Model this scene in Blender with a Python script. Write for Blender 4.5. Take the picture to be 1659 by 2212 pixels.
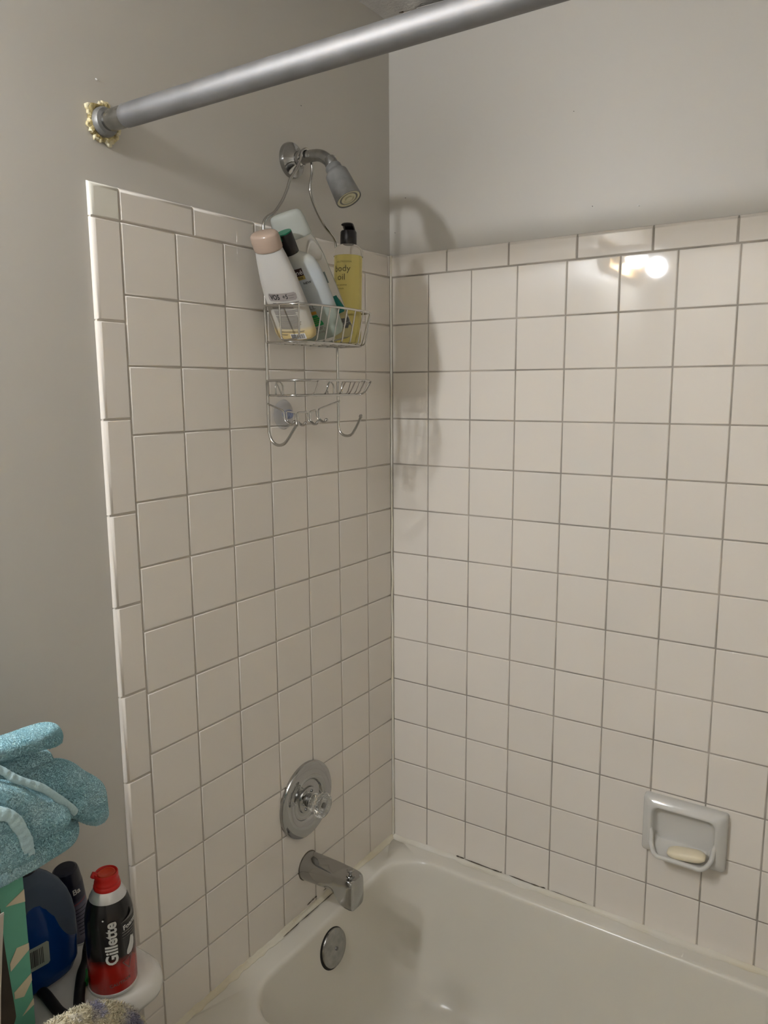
import bpy, bmesh, math, random
from mathutils import Vector, Matrix, Euler, noise

random.seed(7)
sc = bpy.context.scene
for o in list(bpy.data.objects):
    bpy.data.objects.remove(o, do_unlink=True)
COL = sc.collection
R_ = math.radians

# ------------------------------------------------------------------ camera
cd = bpy.data.cameras.new('camera')
cam = bpy.data.objects.new('camera', cd)
COL.objects.link(cam)
sc.camera = cam
cd.sensor_fit = 'HORIZONTAL'
cd.sensor_width = 36.0
cd.lens = 36.0 * 1670.95 / 1659.0
cd.clip_start = 0.02
_r = Vector((0.8327, 0.5537, -0.0059)).normalized()
_f = Vector((-0.5476, 0.8218, -0.1576)).normalized()
_u = _r.cross(_f).normalized()
_r = _f.cross(_u).normalized()
M = Matrix((( _r.x, _u.x, -_f.x, 1.03174),
            ( _r.y, _u.y, -_f.y, -1.58329),
            ( _r.z, _u.z, -_f.z, 1.56211),
            (0, 0, 0, 1)))
cam.matrix_world = M

# ------------------------------------------------------------------ light and exposure
world = bpy.data.worlds.new('world')
sc.world = world
world.use_nodes = True
world.node_tree.nodes['Background'].inputs[0].default_value = (0.9, 0.92, 1.0, 1)
world.node_tree.nodes['Background'].inputs[1].default_value = 0.03
BULB_COLOR = (0.965, 1.0, 1.045)
BULB_STRENGTH = 97.0
sc.view_settings.view_transform = 'Standard'
sc.view_settings.look = 'None'
sc.view_settings.gamma = 1.0
sc.view_settings.use_curve_mapping = False
sc.view_settings.exposure = 2.06
sc.cycles.max_bounces = 8
sc.cycles.use_light_tree = False
sc.cycles.transmission_bounces = 6

# ------------------------------------------------------------------ materials
MATS = {}
def mat(name, col, rough=0.5, metal=0.0, trans=0.0, ior=1.45, bump=0.0, bscale=200.0,
        var=0.0, vscale=5.0, col2=None, coat=0.0, spec=0.5, objvar=0.0, sss=0.0, emit=None, estr=0.0,
        rvar=0.0, detail=3.0):
    m = bpy.data.materials.new(name)
    m.use_nodes = True
    nt = m.node_tree
    b = nt.nodes['Principled BSDF']
    b.inputs['Base Color'].default_value = (*col, 1)
    b.inputs['Roughness'].default_value = rough
    b.inputs['Metallic'].default_value = metal
    b.inputs['Transmission Weight'].default_value = trans
    b.inputs['IOR'].default_value = ior
    b.inputs['Coat Weight'].default_value = coat
    b.inputs['Coat Roughness'].default_value = 0.05
    b.inputs['Specular IOR Level'].default_value = spec
    if sss:
        b.inputs['Subsurface Weight'].default_value = sss
        b.inputs['Subsurface Radius'].default_value = (0.01, 0.008, 0.006)
        b.inputs['Subsurface Scale'].default_value = 1.0
    if emit:
        b.inputs['Emission Color'].default_value = (*emit, 1)
        b.inputs['Emission Strength'].default_value = estr
    tc = nt.nodes.new('ShaderNodeTexCoord')
    if var or rvar or col2:
        n = nt.nodes.new('ShaderNodeTexNoise')
        n.inputs['Scale'].default_value = vscale
        n.inputs['Detail'].default_value = detail
        nt.links.new(tc.outputs['Object'], n.inputs['Vector'])
        if var or col2:
            r = nt.nodes.new('ShaderNodeValToRGB')
            c2 = col2 if col2 else tuple(c * (1 - var) for c in col)
            r.color_ramp.elements[0].position = 0.35
            r.color_ramp.elements[1].position = 0.65
            r.color_ramp.elements[0].color = (*c2, 1)
            r.color_ramp.elements[1].color = (*col, 1)
            nt.links.new(n.outputs['Fac'], r.inputs['Fac'])
            nt.links.new(r.outputs['Color'], b.inputs['Base Color'])
        if rvar:
            mr = nt.nodes.new('ShaderNodeMapRange')
            mr.inputs['To Min'].default_value = max(0, rough - rvar)
            mr.inputs['To Max'].default_value = rough + rvar
            nt.links.new(n.outputs['Fac'], mr.inputs['Value'])
            nt.links.new(mr.outputs['Result'], b.inputs['Roughness'])
    if objvar:
        oi = nt.nodes.new('ShaderNodeObjectInfo')
        hs = nt.nodes.new('ShaderNodeHueSaturation')
        mr = nt.nodes.new('ShaderNodeMapRange')
        mr.inputs['To Min'].default_value = 1 - objvar
        mr.inputs['To Max'].default_value = 1 + objvar
        nt.links.new(oi.outputs['Random'], mr.inputs['Value'])
        nt.links.new(mr.outputs['Result'], hs.inputs['Value'])
        hs.inputs['Color'].default_value = (*col, 1)
        nt.links.new(hs.outputs['Color'], b.inputs['Base Color'])
    if bump:
        n2 = nt.nodes.new('ShaderNodeTexNoise')
        n2.inputs['Scale'].default_value = bscale
        n2.inputs['Detail'].default_value = 4
        nt.links.new(tc.outputs['Object'], n2.inputs['Vector'])
        bp = nt.nodes.new('ShaderNodeBump')
        bp.inputs['Strength'].default_value = bump
        bp.inputs['Distance'].default_value = 0.002
        nt.links.new(n2.outputs['Fac'], bp.inputs['Height'])
        nt.links.new(bp.outputs['Normal'], b.inputs['Normal'])
    MATS[name] = m
    return m

def zramp(m, stops, zmin, zmax, axis='Z', smooth=True):
    """colour that belongs to the thing, changing along its own local axis"""
    nt = m.node_tree
    b = nt.nodes['Principled BSDF']
    tc = nt.nodes.new('ShaderNodeTexCoord')
    sx = nt.nodes.new('ShaderNodeSeparateXYZ')
    mr = nt.nodes.new('ShaderNodeMapRange')
    mr.inputs['From Min'].default_value = zmin
    mr.inputs['From Max'].default_value = zmax
    r = nt.nodes.new('ShaderNodeValToRGB')
    r.color_ramp.interpolation = 'LINEAR' if smooth else 'CONSTANT'
    els = r.color_ramp.elements
    while len(els) < len(stops):
        els.new(0.5)
    for e, (p, c) in zip(els, stops):
        e.position = p
        e.color = (*c, 1)
    nt.links.new(tc.outputs['Object'], sx.inputs['Vector'])
    nt.links.new(sx.outputs[axis], mr.inputs['Value'])
    nt.links.new(mr.outputs['Result'], r.inputs['Fac'])
    nt.links.new(r.outputs['Color'], b.inputs['Base Color'])

PAINT = (0.562, 0.534, 0.482)
mat('wall_paint', PAINT, 0.42, bump=0.05, bscale=90, var=0.02, vscale=2.5, spec=0.4)
mat('ceiling_paint', (0.60, 0.57, 0.53), 0.85, bump=0.9, bscale=140, var=0.12, vscale=30)
mat('tile', (0.775, 0.722, 0.650), 0.035, objvar=0.022, spec=0.5)
mat('trim_tile', (0.765, 0.710, 0.64), 0.045, objvar=0.02, spec=0.5)
mat('corner_tile', (0.74, 0.71, 0.62), 0.12, spec=0.5)
mat('grout', (0.70, 0.645, 0.57), 0.9, var=0.2, vscale=14)
mat('grout_back', (0.47, 0.42, 0.36), 0.9, var=0.4, vscale=9, bump=0.3, bscale=300)
mat('tub_enamel', (0.70, 0.665, 0.580), 0.20, var=0.02, vscale=6, rvar=0.04, spec=0.5)
mat('caulk', (0.72, 0.68, 0.57), 0.4, col2=(0.66, 0.59, 0.43), vscale=7, bump=0.5, bscale=120)
mat('caulk_back', (0.74, 0.71, 0.64), 0.4, col2=(0.68, 0.62, 0.47), vscale=6, bump=0.4, bscale=120)
mat('mildew', (0.045, 0.04, 0.03), 0.8, col2=(0.14, 0.11, 0.08), vscale=60)
mat('floor_vinyl', (0.36, 0.305, 0.235), 0.4, var=0.2, vscale=8)
mat('chrome', (0.44, 0.437, 0.43), 0.09, metal=1.0, rvar=0.05, vscale=40)
mat('wire_chrome', (0.52, 0.505, 0.48), 0.12, metal=1.0)
mat('worn_chrome', (0.40, 0.395, 0.38), 0.24, metal=1.0, rvar=0.10, vscale=60, var=0.25)
mat('grey_plastic', (0.20, 0.197, 0.188), 0.42, var=0.2, vscale=60, spec=0.4)
mat('aluminium', (0.31, 0.307, 0.312), 0.62, metal=1.0, rvar=0.06, vscale=25, var=0.12, bump=0.05, bscale=60)
mat('dark_metal', (0.20, 0.195, 0.19), 0.35, metal=0.9)
mat('crack_brown', (0.085, 0.062, 0.042), 0.8)
mat('zinc', (0.30, 0.295, 0.28), 0.5, metal=0.6, var=0.3, vscale=60)
mat('black_gap', (0.01, 0.009, 0.007), 0.7)
mat('ivory', (0.62, 0.58, 0.40), 0.35)
mat('ivory_dark', (0.42, 0.39, 0.25), 0.4)
mat('sealant', (0.60, 0.51, 0.27), 0.6, col2=(0.22, 0.155, 0.04), vscale=38, bump=0.8, bscale=150)
mat('sealant_pale', (0.80, 0.74, 0.54), 0.55, col2=(0.62, 0.52, 0.28), vscale=70, bump=0.8, bscale=200)
mat('acrylic', (0.97, 0.975, 0.96), 0.03, trans=1.0, ior=1.28)
mat('clear_vinyl', (0.93, 0.94, 0.96), 0.12, trans=0.95, ior=1.12)
mat('clear_blue_vinyl', (0.55, 0.60, 0.78), 0.15, trans=0.85, ior=1.2)
mat('porcelain', (0.72, 0.70, 0.66), 0.10, spec=0.5)
mat('dish_ceramic', (0.615, 0.60, 0.56), 0.10, spec=0.5)
mat('soap', (0.84, 0.75, 0.56), 0.45, sss=0.2, var=0.06, vscale=20)

def hexc(h):
    h = h.lstrip('#')
    v = [int(h[i:i+2], 16) / 255 for i in (0, 2, 4)]
    return tuple(x / 12.92 if x <= 0.04045 else ((x + 0.055) / 1.055) ** 2.4 for x in v)

# ------------------------------------------------------------------ helpers
def link(o):
    COL.objects.link(o)
    return o

def tag(o, label=None, cat=None, group=None, kind=None):
    if label: o['label'] = label
    if cat: o['category'] = cat
    if group: o['group'] = group
    if kind: o['kind'] = kind
    return o

def thing(name, label, cat, loc=(0, 0, 0), rot=(0, 0, 0), group=None):
    o = bpy.data.objects.new(name, None)
    o.empty_display_size = 0.05
    link(o)
    o.location = loc
    o.rotation_euler = rot
    return tag(o, label, cat, group)

def mesh(name, vs, fs, m, parent=None, smooth=True, ang=35, off=None):
    """vs in the parent's local frame (or, with off, in world coordinates minus off)"""
    me = bpy.data.meshes.new(name)
    if off is not None:
        ox, oy, oz = off
        vs = [(v[0] - ox, v[1] - oy, v[2] - oz) for v in vs]
    me.from_pydata([tuple(v) for v in vs], [], [tuple(f) for f in fs])
    me.update()
    bm = bmesh.new(); bm.from_mesh(me)
    bmesh.ops.recalc_face_normals(bm, faces=bm.faces)
    bm.to_mesh(me); bm.free()
    if smooth:
        me.polygons.foreach_set('use_smooth', [True] * len(me.polygons))
        me.set_sharp_from_angle(angle=R_(ang))
    me.materials.append(MATS[m] if isinstance(m, str) else m)
    o = link(bpy.data.objects.new(name, me))
    if parent: o.parent = parent
    return o

class MB:
    """collects pieces of one part"""
    def __init__(s): s.v = []; s.f = []
    def add(s, vf):
        n = len(s.v); s.v += [tuple(v) for v in vf[0]]; s.f += [tuple(i + n for i in f) for f in vf[1]]
        return s
    def build(s, name, m, parent=None, **k): return mesh(name, s.v, s.f, m, parent, **k)

def box(x0, x1, y0, y1, z0, z1):
    v = [(x, y, z) for x in (x0, x1) for y in (y0, y1) for z in (z0, z1)]
    f = [(0, 1, 3, 2), (4, 6, 7, 5), (0, 4, 5, 1), (2, 3, 7, 6), (0, 2, 6, 4), (1, 5, 7, 3)]
    return v, f

def loft(loops, closed=True, cap0=True, cap1=True):
    v = []; f = []
    n = len(loops[0])
    for l in loops: v += [tuple(p) for p in l]
    for i in range(len(loops) - 1):
        for j in range(n if closed else n - 1):
            k = (j + 1) % n
            f.append((i*n+j, i*n+k, (i+1)*n+k, (i+1)*n+j))
    if cap0: f.append(tuple(range(n - 1, -1, -1)))
    if cap1: f.append(tuple((len(loops)-1)*n + j for j in range(n)))
    return v, f

def frame_of(d):
    d = Vector(d).normalized()
    a = Vector((0, 0, 1)) if abs(d.z) < 0.9 else Vector((1, 0, 0))
    x = a.cross(d).normalized(); y = d.cross(x)
    return x, y, d

def lathe(prof, seg=48, origin=(0, 0, 0), axis=(0, 0, 1), rib=None):
    """prof: list of (radius, height along axis)"""
    x, y, d = frame_of(axis); o = Vector(origin)
    loops = []
    for r, h in prof:
        l = []
        for j in range(seg):
            a = 2*math.pi*j/seg
            rr = max(r, 1e-5)
            if rib: rr = rib(rr, h, a)
            l.append(o + d*h + x*(rr*math.cos(a)) + y*(rr*math.sin(a)))
        loops.append(l)
    return loft(loops, True, prof[0][0] > 1e-4, prof[-1][0] > 1e-4)

def catmull(P, n=8, closed=False):
    P = [Vector(p) for p in P]; out = []
    N = len(P)
    rng = range(N if closed else N - 1)
    for i in rng:
        p0 = P[(i-1) % N] if closed or i > 0 else P[0]*2 - P[1]
        p1 = P[i]; p2 = P[(i+1) % N]
        p3 = P[(i+2) % N] if closed or i + 2 < N else P[-1]*2 - P[-2]
        for k in range(n):
            t = k / n
            out.append(0.5*((2*p1) + (p2-p0)*t + (2*p0-5*p1+4*p2-p3)*t*t + (3*p1-p0-3*p2+p3)*t**3))
    if not closed: out.append(P[-1])
    return out

def tube(P, r, seg=8, closed=False, rfun=None, flat=None):
    P = [Vector(p) for p in P]
    N = len(P); loops = []
    up = None
    for i, p in enumerate(P):
        a = P[(i+1) % N] if (closed or i < N-1) else P[i]
        b = P[(i-1) % N] if (closed or i > 0) else P[i]
        t = (a - b)
        if t.length < 1e-9: t = Vector((0, 0, 1))
        t.normalize()
        if up is None:
            x, y, _ = frame_of(t); up = y
        y = (up - t*up.dot(t))
        if y.length < 1e-6: y = frame_of(t)[1]
        y.normalize(); x = y.cross(t); up = y
        rr = rfun(i/(N-1)) * r if rfun else r
        loops.append([p + x*(rr*math.cos(2*math.pi*j/seg)) + y*(rr*(flat or 1)*math.sin(2*math.pi*j/seg)) for j in range(seg)])
    if closed:
        v, f = loft(loops, True, False, False)
        n = seg; L = len(loops)
        # match the seam by the nearest vertex
        best = min(range(n), key=lambda s: sum((loops[-1][j]-loops[0][(j+s) % n]).length for j in range(n)))
        for j in range(n):
            k = (j+1) % n
            f.append(((L-1)*n+j, (L-1)*n+k, (k+best) % n, (j+best) % n))
        return v, f
    return loft(loops)

def fillet(P, r, n=5, closed=False):
    """rounds the corners of a polyline"""
    P = [Vector(p) for p in P]; out = []
    N = len(P)
    for i, p in enumerate(P):
        if not closed and i in (0, N-1): out.append(p); continue
        a = P[i-1]; b = P[(i+1) % N]
        da = (a-p); db = (b-p)
        k = min(r, da.length*0.49, db.length*0.49)
        A = p + da.normalized()*k; B = p + db.normalized()*k
        for q in range(n+1):
            t = q/n
            out.append(A*(1-t)**2 + p*2*t*(1-t) + B*t*t)
    return out

def rrect(x0, x1, y0, y1, r, z, n=8):
    pts = []
    for cx, cy, a0 in ((x1-r, y1-r, 0), (x0+r, y1-r, 90), (x0+r, y0+r, 180), (x1-r, y0+r, 270)):
        for k in range(n+1):
            a = R_(a0 + 90*k/n)
            pts.append((cx + r*math.cos(a), cy + r*math.sin(a), z))
    return pts

def supere(a, b, n, seg=48):
    out = []
    for j in range(seg):
        t = 2*math.pi*j/seg
        c, s = math.cos(t), math.sin(t)
        out.append((a*math.copysign(abs(c)**(2/n), c), b*math.copysign(abs(s)**(2/n), s)))
    return out

class Bottle:
    """lofted container: sections (z, half width, half depth, exponent); X width, -Y front, Z up"""
    def __init__(s, secs, sub=5):
        s.S = []
        P = [Vector((a, b, n)) for z, a, b, n in secs]
        Z = [q[0] for q in secs]
        for i in range(len(secs)-1):
            for k in range(sub):
                t = k/sub
                p1, p2 = P[i], P[i+1]
                s.S.append((Z[i]*(1-t)+Z[i+1]*t, *(p1*(1-t)+p2*t)))
        s.S.append(secs[-1])
    def vf(s, z0=None, z1=None, grow=0.0, seg=48):
        loops = []
        for z, a, b, n in s.S:
            if (z0 is not None and z < z0-1e-6) or (z1 is not None and z > z1+1e-6): continue
            loops.append([(x, y, z) for x, y in supere(a+grow, b+grow, n, seg)])
        return loft(loops)
    def at(s, z):
        for i in range(len(s.S)-1):
            if s.S[i][0] <= z <= s.S[i+1][0]:
                d = s.S[i+1][0]-s.S[i][0]
                t = (z-s.S[i][0])/d if d > 1e-9 else 0
                return [s.S[i][k]*(1-t)+s.S[i+1][k]*t for k in (1, 2, 3)]
        return s.S[-1][1:] if z > s.S[-1][0] else s.S[0][1:]
    def front(s, w, z, eps=0.0006):
        a, b, n = s.at(z)
        q = min(0.995, abs(w)/a)
        return (w, -(b*(1-q**n)**(1/n) + eps), z)

def text2d(txt, size, bold=0.0, width=1.0):
    cu = bpy.data.curves.new('lettering', 'FONT')
    cu.body = txt; cu.size = size; cu.offset = bold*size
    cu.align_x = 'CENTER'; cu.align_y = 'CENTER'
    cu.resolution_u = 3
    o = link(bpy.data.objects.new('lettering', cu))
    dg = bpy.context.evaluated_depsgraph_get()
    me = bpy.data.meshes.new_from_object(o.evaluated_get(dg))
    vs = [(v.co.x*width, v.co.y) for v in me.vertices]
    fs = [tuple(p.vertices) for p in me.polygons]
    bpy.data.objects.remove(o, do_unlink=True)
    bpy.data.curves.remove(cu); bpy.data.meshes.remove(me)
    return vs, fs

def slice2d(vs, fs, step):
    bm = bmesh.new()
    bv = [bm.verts.new((x, y, 0)) for x, y in vs]
    for f in fs:
        try: bm.faces.new([bv[i] for i in f])
        except ValueError: pass
    xs = [v[0] for v in vs]
    x = min(xs) + step
    while x < max(xs):
        g = bm.verts[:] + bm.edges[:] + bm.faces[:]
        bmesh.ops.bisect_plane(bm, geom=g, plane_co=(x, 0, 0), plane_no=(1, 0, 0))
        x += step
    bm.verts.index_update()
    out = [(v.co.x, v.co.y) for v in bm.verts], [tuple(v.index for v in f.verts) for f in bm.faces]
    bm.free()
    return out

def poly2d(*polys):
    vs = []; fs = []
    for p in polys:
        n = len(vs); vs += list(p); fs.append(tuple(range(n, n+len(p))))
    return vs, fs

def rect2d(x0, x1, y0, y1): return [(x0, y0), (x1, y0), (x1, y1), (x0, y1)]

def place2d(vf, x=0, y=0, rot=0, shear=0):
    c, s = math.cos(R_(rot)), math.sin(R_(rot))
    return [((px+shear*py)*c - py*s + x, (px+shear*py)*s + py*c + y) for px, py in vf[0]], vf[1]

def print_on(name, vf, fn, m, parent, step=0.002):
    vs, fs = slice2d(*vf, step)
    o = mesh(name, [fn(x, y) for x, y in vs], fs, m, parent, smooth=False)
    # face outwards: flip if needed is not important for opaque print
    return o

def on_cyl(R, phi, eps=0.0004, zoff=0.0):
    def fn(u, v):
        a = phi + u/R
        return ((R+eps)*math.cos(a), (R+eps)*math.sin(a), v+zoff)
    return fn

def pillow(outline, xc, T, rings=9, n=6, noise_amp=0.0, nscale=30.0, flat=0.85, back=1.0):
    """cushion-like solid with the given closed outline in the (y, z) plane and thickness along x"""
    pts = catmull([(0, y, z) for y, z in outline], n, closed=True)
    cy = sum(p.y for p in pts)/len(pts); cz = sum(p.z for p in pts)/len(pts)
    loops = []
    for i in range(-rings, rings+1):
        a = i/rings*math.pi/2*0.985
        s = math.cos(a)**flat if abs(a) < 1.57 else 0
        x = math.sin(a)*T*(back if i < 0 else 1)
        l = []
        for p in pts:
            q = Vector((xc + x, cy + (p.y-cy)*s, cz + (p.z-cz)*s))
            if noise_amp:
                d = noise.noise(q*nscale)
                q += Vector((1.0, 0.35, 0.35))*(d*noise_amp)
            l.append(q)
        loops.append(l)
    return loft(loops)

def tufts(vf, count, h, r, rnd, lean=0.6):
    """small pile loops standing on a surface"""
    vs, fs = vf
    V = [Vector(v) for v in vs]
    tri = []
    for f in fs:
        for k in range(1, len(f)-1): tri.append((f[0], f[k], f[k+1]))
    areas = []; acc = 0
    cen = sum(V, Vector())/len(V)
    for t in tri:
        acc += ((V[t[1]]-V[t[0]]).cross(V[t[2]]-V[t[0]])).length/2
        areas.append(acc)
    import bisect
    ov = []; of = []
    for _ in range(count):
        t = tri[min(len(tri)-1, bisect.bisect(areas, rnd.random()*acc))]
        a, b = rnd.random(), rnd.random()
        if a+b > 1: a, b = 1-a, 1-b
        p = V[t[0]] + (V[t[1]]-V[t[0]])*a + (V[t[2]]-V[t[0]])*b
        nn = (V[t[1]]-V[t[0]]).cross(V[t[2]]-V[t[0]])
        if nn.length < 1e-12: continue
        nn.normalize()
        d = nn + Vector((rnd.uniform(-1, 1), rnd.uniform(-1, 1), rnd.uniform(-1.2, 0.6)))*lean
        d.normalize()
        x, y, _ = frame_of(d)
        hh = h*rnd.uniform(0.6, 1.25); rr = r*rnd.uniform(0.7, 1.2)
        n0 = len(ov)
        mid = p + d*(hh*0.55); tip = p + (d + x*rnd.uniform(-0.5, 0.5) + y*rnd.uniform(-0.5, 0.5)).normalized()*hh
        for q, s in ((p - nn*0.0005, 0.8), (mid, 1.0)):
            for k in range(3):
                an = 2*math.pi*k/3
                ov.append(q + x*(rr*s*math.cos(an)) + y*(rr*s*math.sin(an)))
        ov.append(tip)
        for k in range(3):
            k2 = (k+1) % 3
            of.append((n0+k, n0+k2, n0+3+k2, n0+3+k))
            of.append((n0+3+k, n0+3+k2, n0+6))
    return ov, of

# ================================================================== THE ROOM
Z0 = 1.82            # level of the first joint under the edging tiles
P_ = 0.11            # tile pitch
RIM = 0.392          # tub rim
CEIL = 2.38
XW, YF = 1.52, -2.5  # right wall, wall behind the camera

def struct(name, vf, m, **k):
    o = mesh(name, vf[0], vf[1], m, **k)
    o['kind'] = 'structure'
    return o

floor = struct('floor', box(-0.1, XW+0.1, YF-0.1, 0.1, -0.05, 0.0), 'floor_vinyl', smooth=False)
wall_left = struct('wall_left', box(-0.1, -0.008, YF-0.1, 0.1, 0.0, CEIL), 'wall_paint', smooth=False)
wall_back = struct('wall_back', box(-0.008, XW, 0.008, 0.1, 0.0, CEIL), 'wall_paint', smooth=False)
wall_right = struct('wall_right', box(XW, XW+0.1, YF-0.1, 0.1, 0.0, CEIL), 'wall_paint', smooth=False)
wall_front = struct('wall_front', box(-0.008, XW, YF-0.1, YF, 0.0, CEIL), 'wall_paint', smooth=False)
wall_left['label'] = 'grey beige painted wall with tiled lower part, shower fittings mounted on it'
wall_back['label'] = 'pale painted wall with square tiles running above the long side of the tub'

# ceiling: lumpy texture, real relief near the corner in view
gv = []; gf = []
NX, NY = 70, 70
for i in range(NX+1):
    for j in range(NY+1):
        x = -0.05 + (XW+0.1)*(i/NX)**1.6
        y = 0.05 + (YF-0.1)*(j/NY)**1.6
        d = noise.noise(Vector((x*38, y*38, 0)))*0.007 + max(0, noise.noise(Vector((x*110, y*110, 3))))*0.010
        edge = min(1, max(0, (x-0.0)/0.02), 1)*min(1, max(0, -y/0.02))
        gv.append((x, y, CEIL - max(0, d)*edge))
for i in range(NX):
    for j in range(NY):
        a = i*(NY+1)+j
        gf.append((a, a+1, a+NY+2, a+NY+1))
top0 = len(gv)
gv += [(-0.05, 0.05, CEIL+0.06), (XW+0.05, 0.05, CEIL+0.06), (XW+0.05, YF-0.05, CEIL+0.06), (-0.05, YF-0.05, CEIL+0.06)]
gf.append((top0, top0+1, top0+2, top0+3))
ceiling = struct('ceiling', (gv, gf), 'ceiling_paint', ang=60)
mat('peel', (0.60, 0.57, 0.52), 0.7)
def flake(pts, m, name='peeling_paint', drop=0.0015):
    n = len(pts)
    vs = [(x, y, CEIL-z) for x, y, z in pts] + [(x, y, CEIL-z+0.0012) for x, y, z in pts]
    fs = [tuple(range(n)), tuple(range(2*n-1, n-1, -1))] + [(i, (i+1) % n, n+(i+1) % n, n+i) for i in range(n)]
    return mesh(name, vs, fs, m, ceiling, smooth=False)
flake([(0.075, -0.026, .011), (0.098, -0.021, .012), (0.22, -0.018, .012), (0.24, -0.026, .012), (0.10, -0.028, .012)], 'crack_brown', 'paint_crack')
flake([(0.040, -0.004, .003), (0.058, -0.004, .010), (0.052, -0.012, .008), (0.064, -0.013, .003), (0.044, -0.014, .003)], 'peel')
flake([(0.070, -0.004, .002), (0.20, -0.004, .004), (0.21, -0.022, .010), (0.085, -0.024, .007)], 'peel')
flake([(0.046, -0.034, .010), (0.056, -0.030, .0105), (0.058, -0.036, .0105)], 'crack_brown', 'paint_crack')

# grout beds (recessed joints)
mesh('grout_bed', *box(-0.010, -0.0030, -0.8165, 0.004, 0.05, Z0+0.045), 'grout', wall_left, smooth=False)
mesh('grout_bed', *box(-0.004, XW, 0.0016, 0.010, 0.36, Z0+0.045), 'grout_back', wall_back, smooth=False)

# tiles ------------------------------------------------------------
def tile_mesh(w, h, round_edges=(), T=0.0075, er=0.0018, R=0.0075, m='tile'):
    """face in the XZ plane looking to -Y; round_edges: sides (l, r, t, b) with a bullnose"""
    def ring(d, y):   # d: inset for plain sides and bullnose sides
        l = d[1] if 'l' in round_edges else d[0]
        r = d[1] if 'r' in round_edges else d[0]
        t = d[1] if 't' in round_edges else d[0]
        b = d[1] if 'b' in round_edges else d[0]
        return [(-w/2+l, y, -h/2+b), (w/2-r, y, -h/2+b), (w/2-r, y, h/2-t), (-w/2+l, y, h/2-t)]
    if round_edges:
        prof = [(0, 0, T), (0, 0, er)]
        prof[1] = (0, 0.0, R)
        for k in range(1, 5):
            a = k/4*math.pi/2
            prof.append((er*(1-math.cos(a)), R*(1-math.cos(a)), (R*(1-math.sin(a)))))
    else:
        prof = [(0, 0, T), (0, 0, er), (er*0.3, 0, er*0.3), (er, 0, 0.0)]
    loops = [ring((p[0], p[1]), p[2]) for p in prof]
    v, f = loft(loops, True, False, True)
    me = bpy.data.meshes.new('tile')
    me.from_pydata(v, [], f); me.update()
    bm = bmesh.new(); bm.from_mesh(me)
    bmesh.ops.recalc_face_normals(bm, faces=bm.faces)
    # open at the back, so make sure that the face looks to -Y
    bm.faces.ensure_lookup_table()
    big = max(bm.faces, key=lambda q: q.calc_area())
    if big.normal.y > 0: bmesh.ops.reverse_faces(bm, faces=bm.faces)
    bm.to_mesh(me); bm.free()
    sm = [True]*len(me.polygons)
    big = max(range(len(sm)), key=lambda i: me.polygons[i].area)
    sm[big] = False
    me.polygons.foreach_set('use_smooth', [True]*len(sm))
    me.set_sharp_from_angle(angle=R_(50))
    me.polygons[big].use_smooth = False
    me.materials.append(MATS[m])
    return me
_tc = {}
trnd = random.Random(11)
def tile(wall, side, c, z, w, h, name='tile', edges=(), m='tile', tilt=0.0022):
    key = (round(w, 5), round(h, 5), edges, m)
    if key not in _tc: _tc[key] = tile_mesh(w, h, edges, m=m)
    o = link(bpy.data.objects.new(name, _tc[key]))
    rx, rz = trnd.uniform(-tilt, tilt), trnd.uniform(-tilt, tilt)
    if side == 'back':
        o.location = (c, 0, z); o.rotation_euler = (rx, 0, rz)
    else:
        o.location = (0, c, z); o.rotation_euler = Euler((rx, 0, rz+math.pi/2))
    o.parent = wall
    return o
J = 0.0024
WL, WB = 0.1053, 0.1024
rows = [(Z0-(r+1)*P_, Z0-r*P_) for r in range(13)]
rows[12] = (RIM+0.003, rows[12][1])
for zb, zt in rows:
    h = zt-zb-J; zc = (zt+zb)/2
    tile(wall_left, 'left', -(WL)/2-0.0015, zc, WL-J-0.003, h)
    for c in range(6):
        tile(wall_left, 'left', -(WL+(c+0.5)*P_), zc, P_-J, h)
    tile(wall_back, 'back', WB/2+0.0015, zc, WB-J-0.003, h)
    x = WB
    while x < XW-0.01:
        w = min(P_, XW-x)
        tile(wall_back, 'back', x+w/2, zc, w-J, h)
        x += P_
# edging tiles
V0 = WL+6*P_
ZT = Z0+0.052
tile(wall_left, 'left', -(V0+0.027), (Z0+ZT)/2, 0.054-J, ZT-Z0-J, 'edging_tile', ('l', 't'), 'corner_tile')
z = Z0
while z > 0.25:
    zb = z-0.1518
    tile(wall_left, 'left', -(V0+0.027), (z+zb)/2, 0.054-J, 0.1518-J, 'edging_tile', ('l',), 'trim_tile')
    z = zb
y = -V0
while y < -0.01:
    w = min(0.1505, -y-0.001)
    tile(wall_left, 'left', y+w/2, (Z0+ZT)/2, w-J, ZT-Z0-J, 'edging_tile', ('t',), 'trim_tile')
    y += w
x = -0.002
while x < XW-0.02:
    w = min(0.1515, XW-x)
    tile(wall_back, 'back', x+w/2, (Z0+ZT)/2, w-J, ZT-Z0-J, 'edging_tile', ('t',), 'trim_tile')
    x += 0.1515

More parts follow.
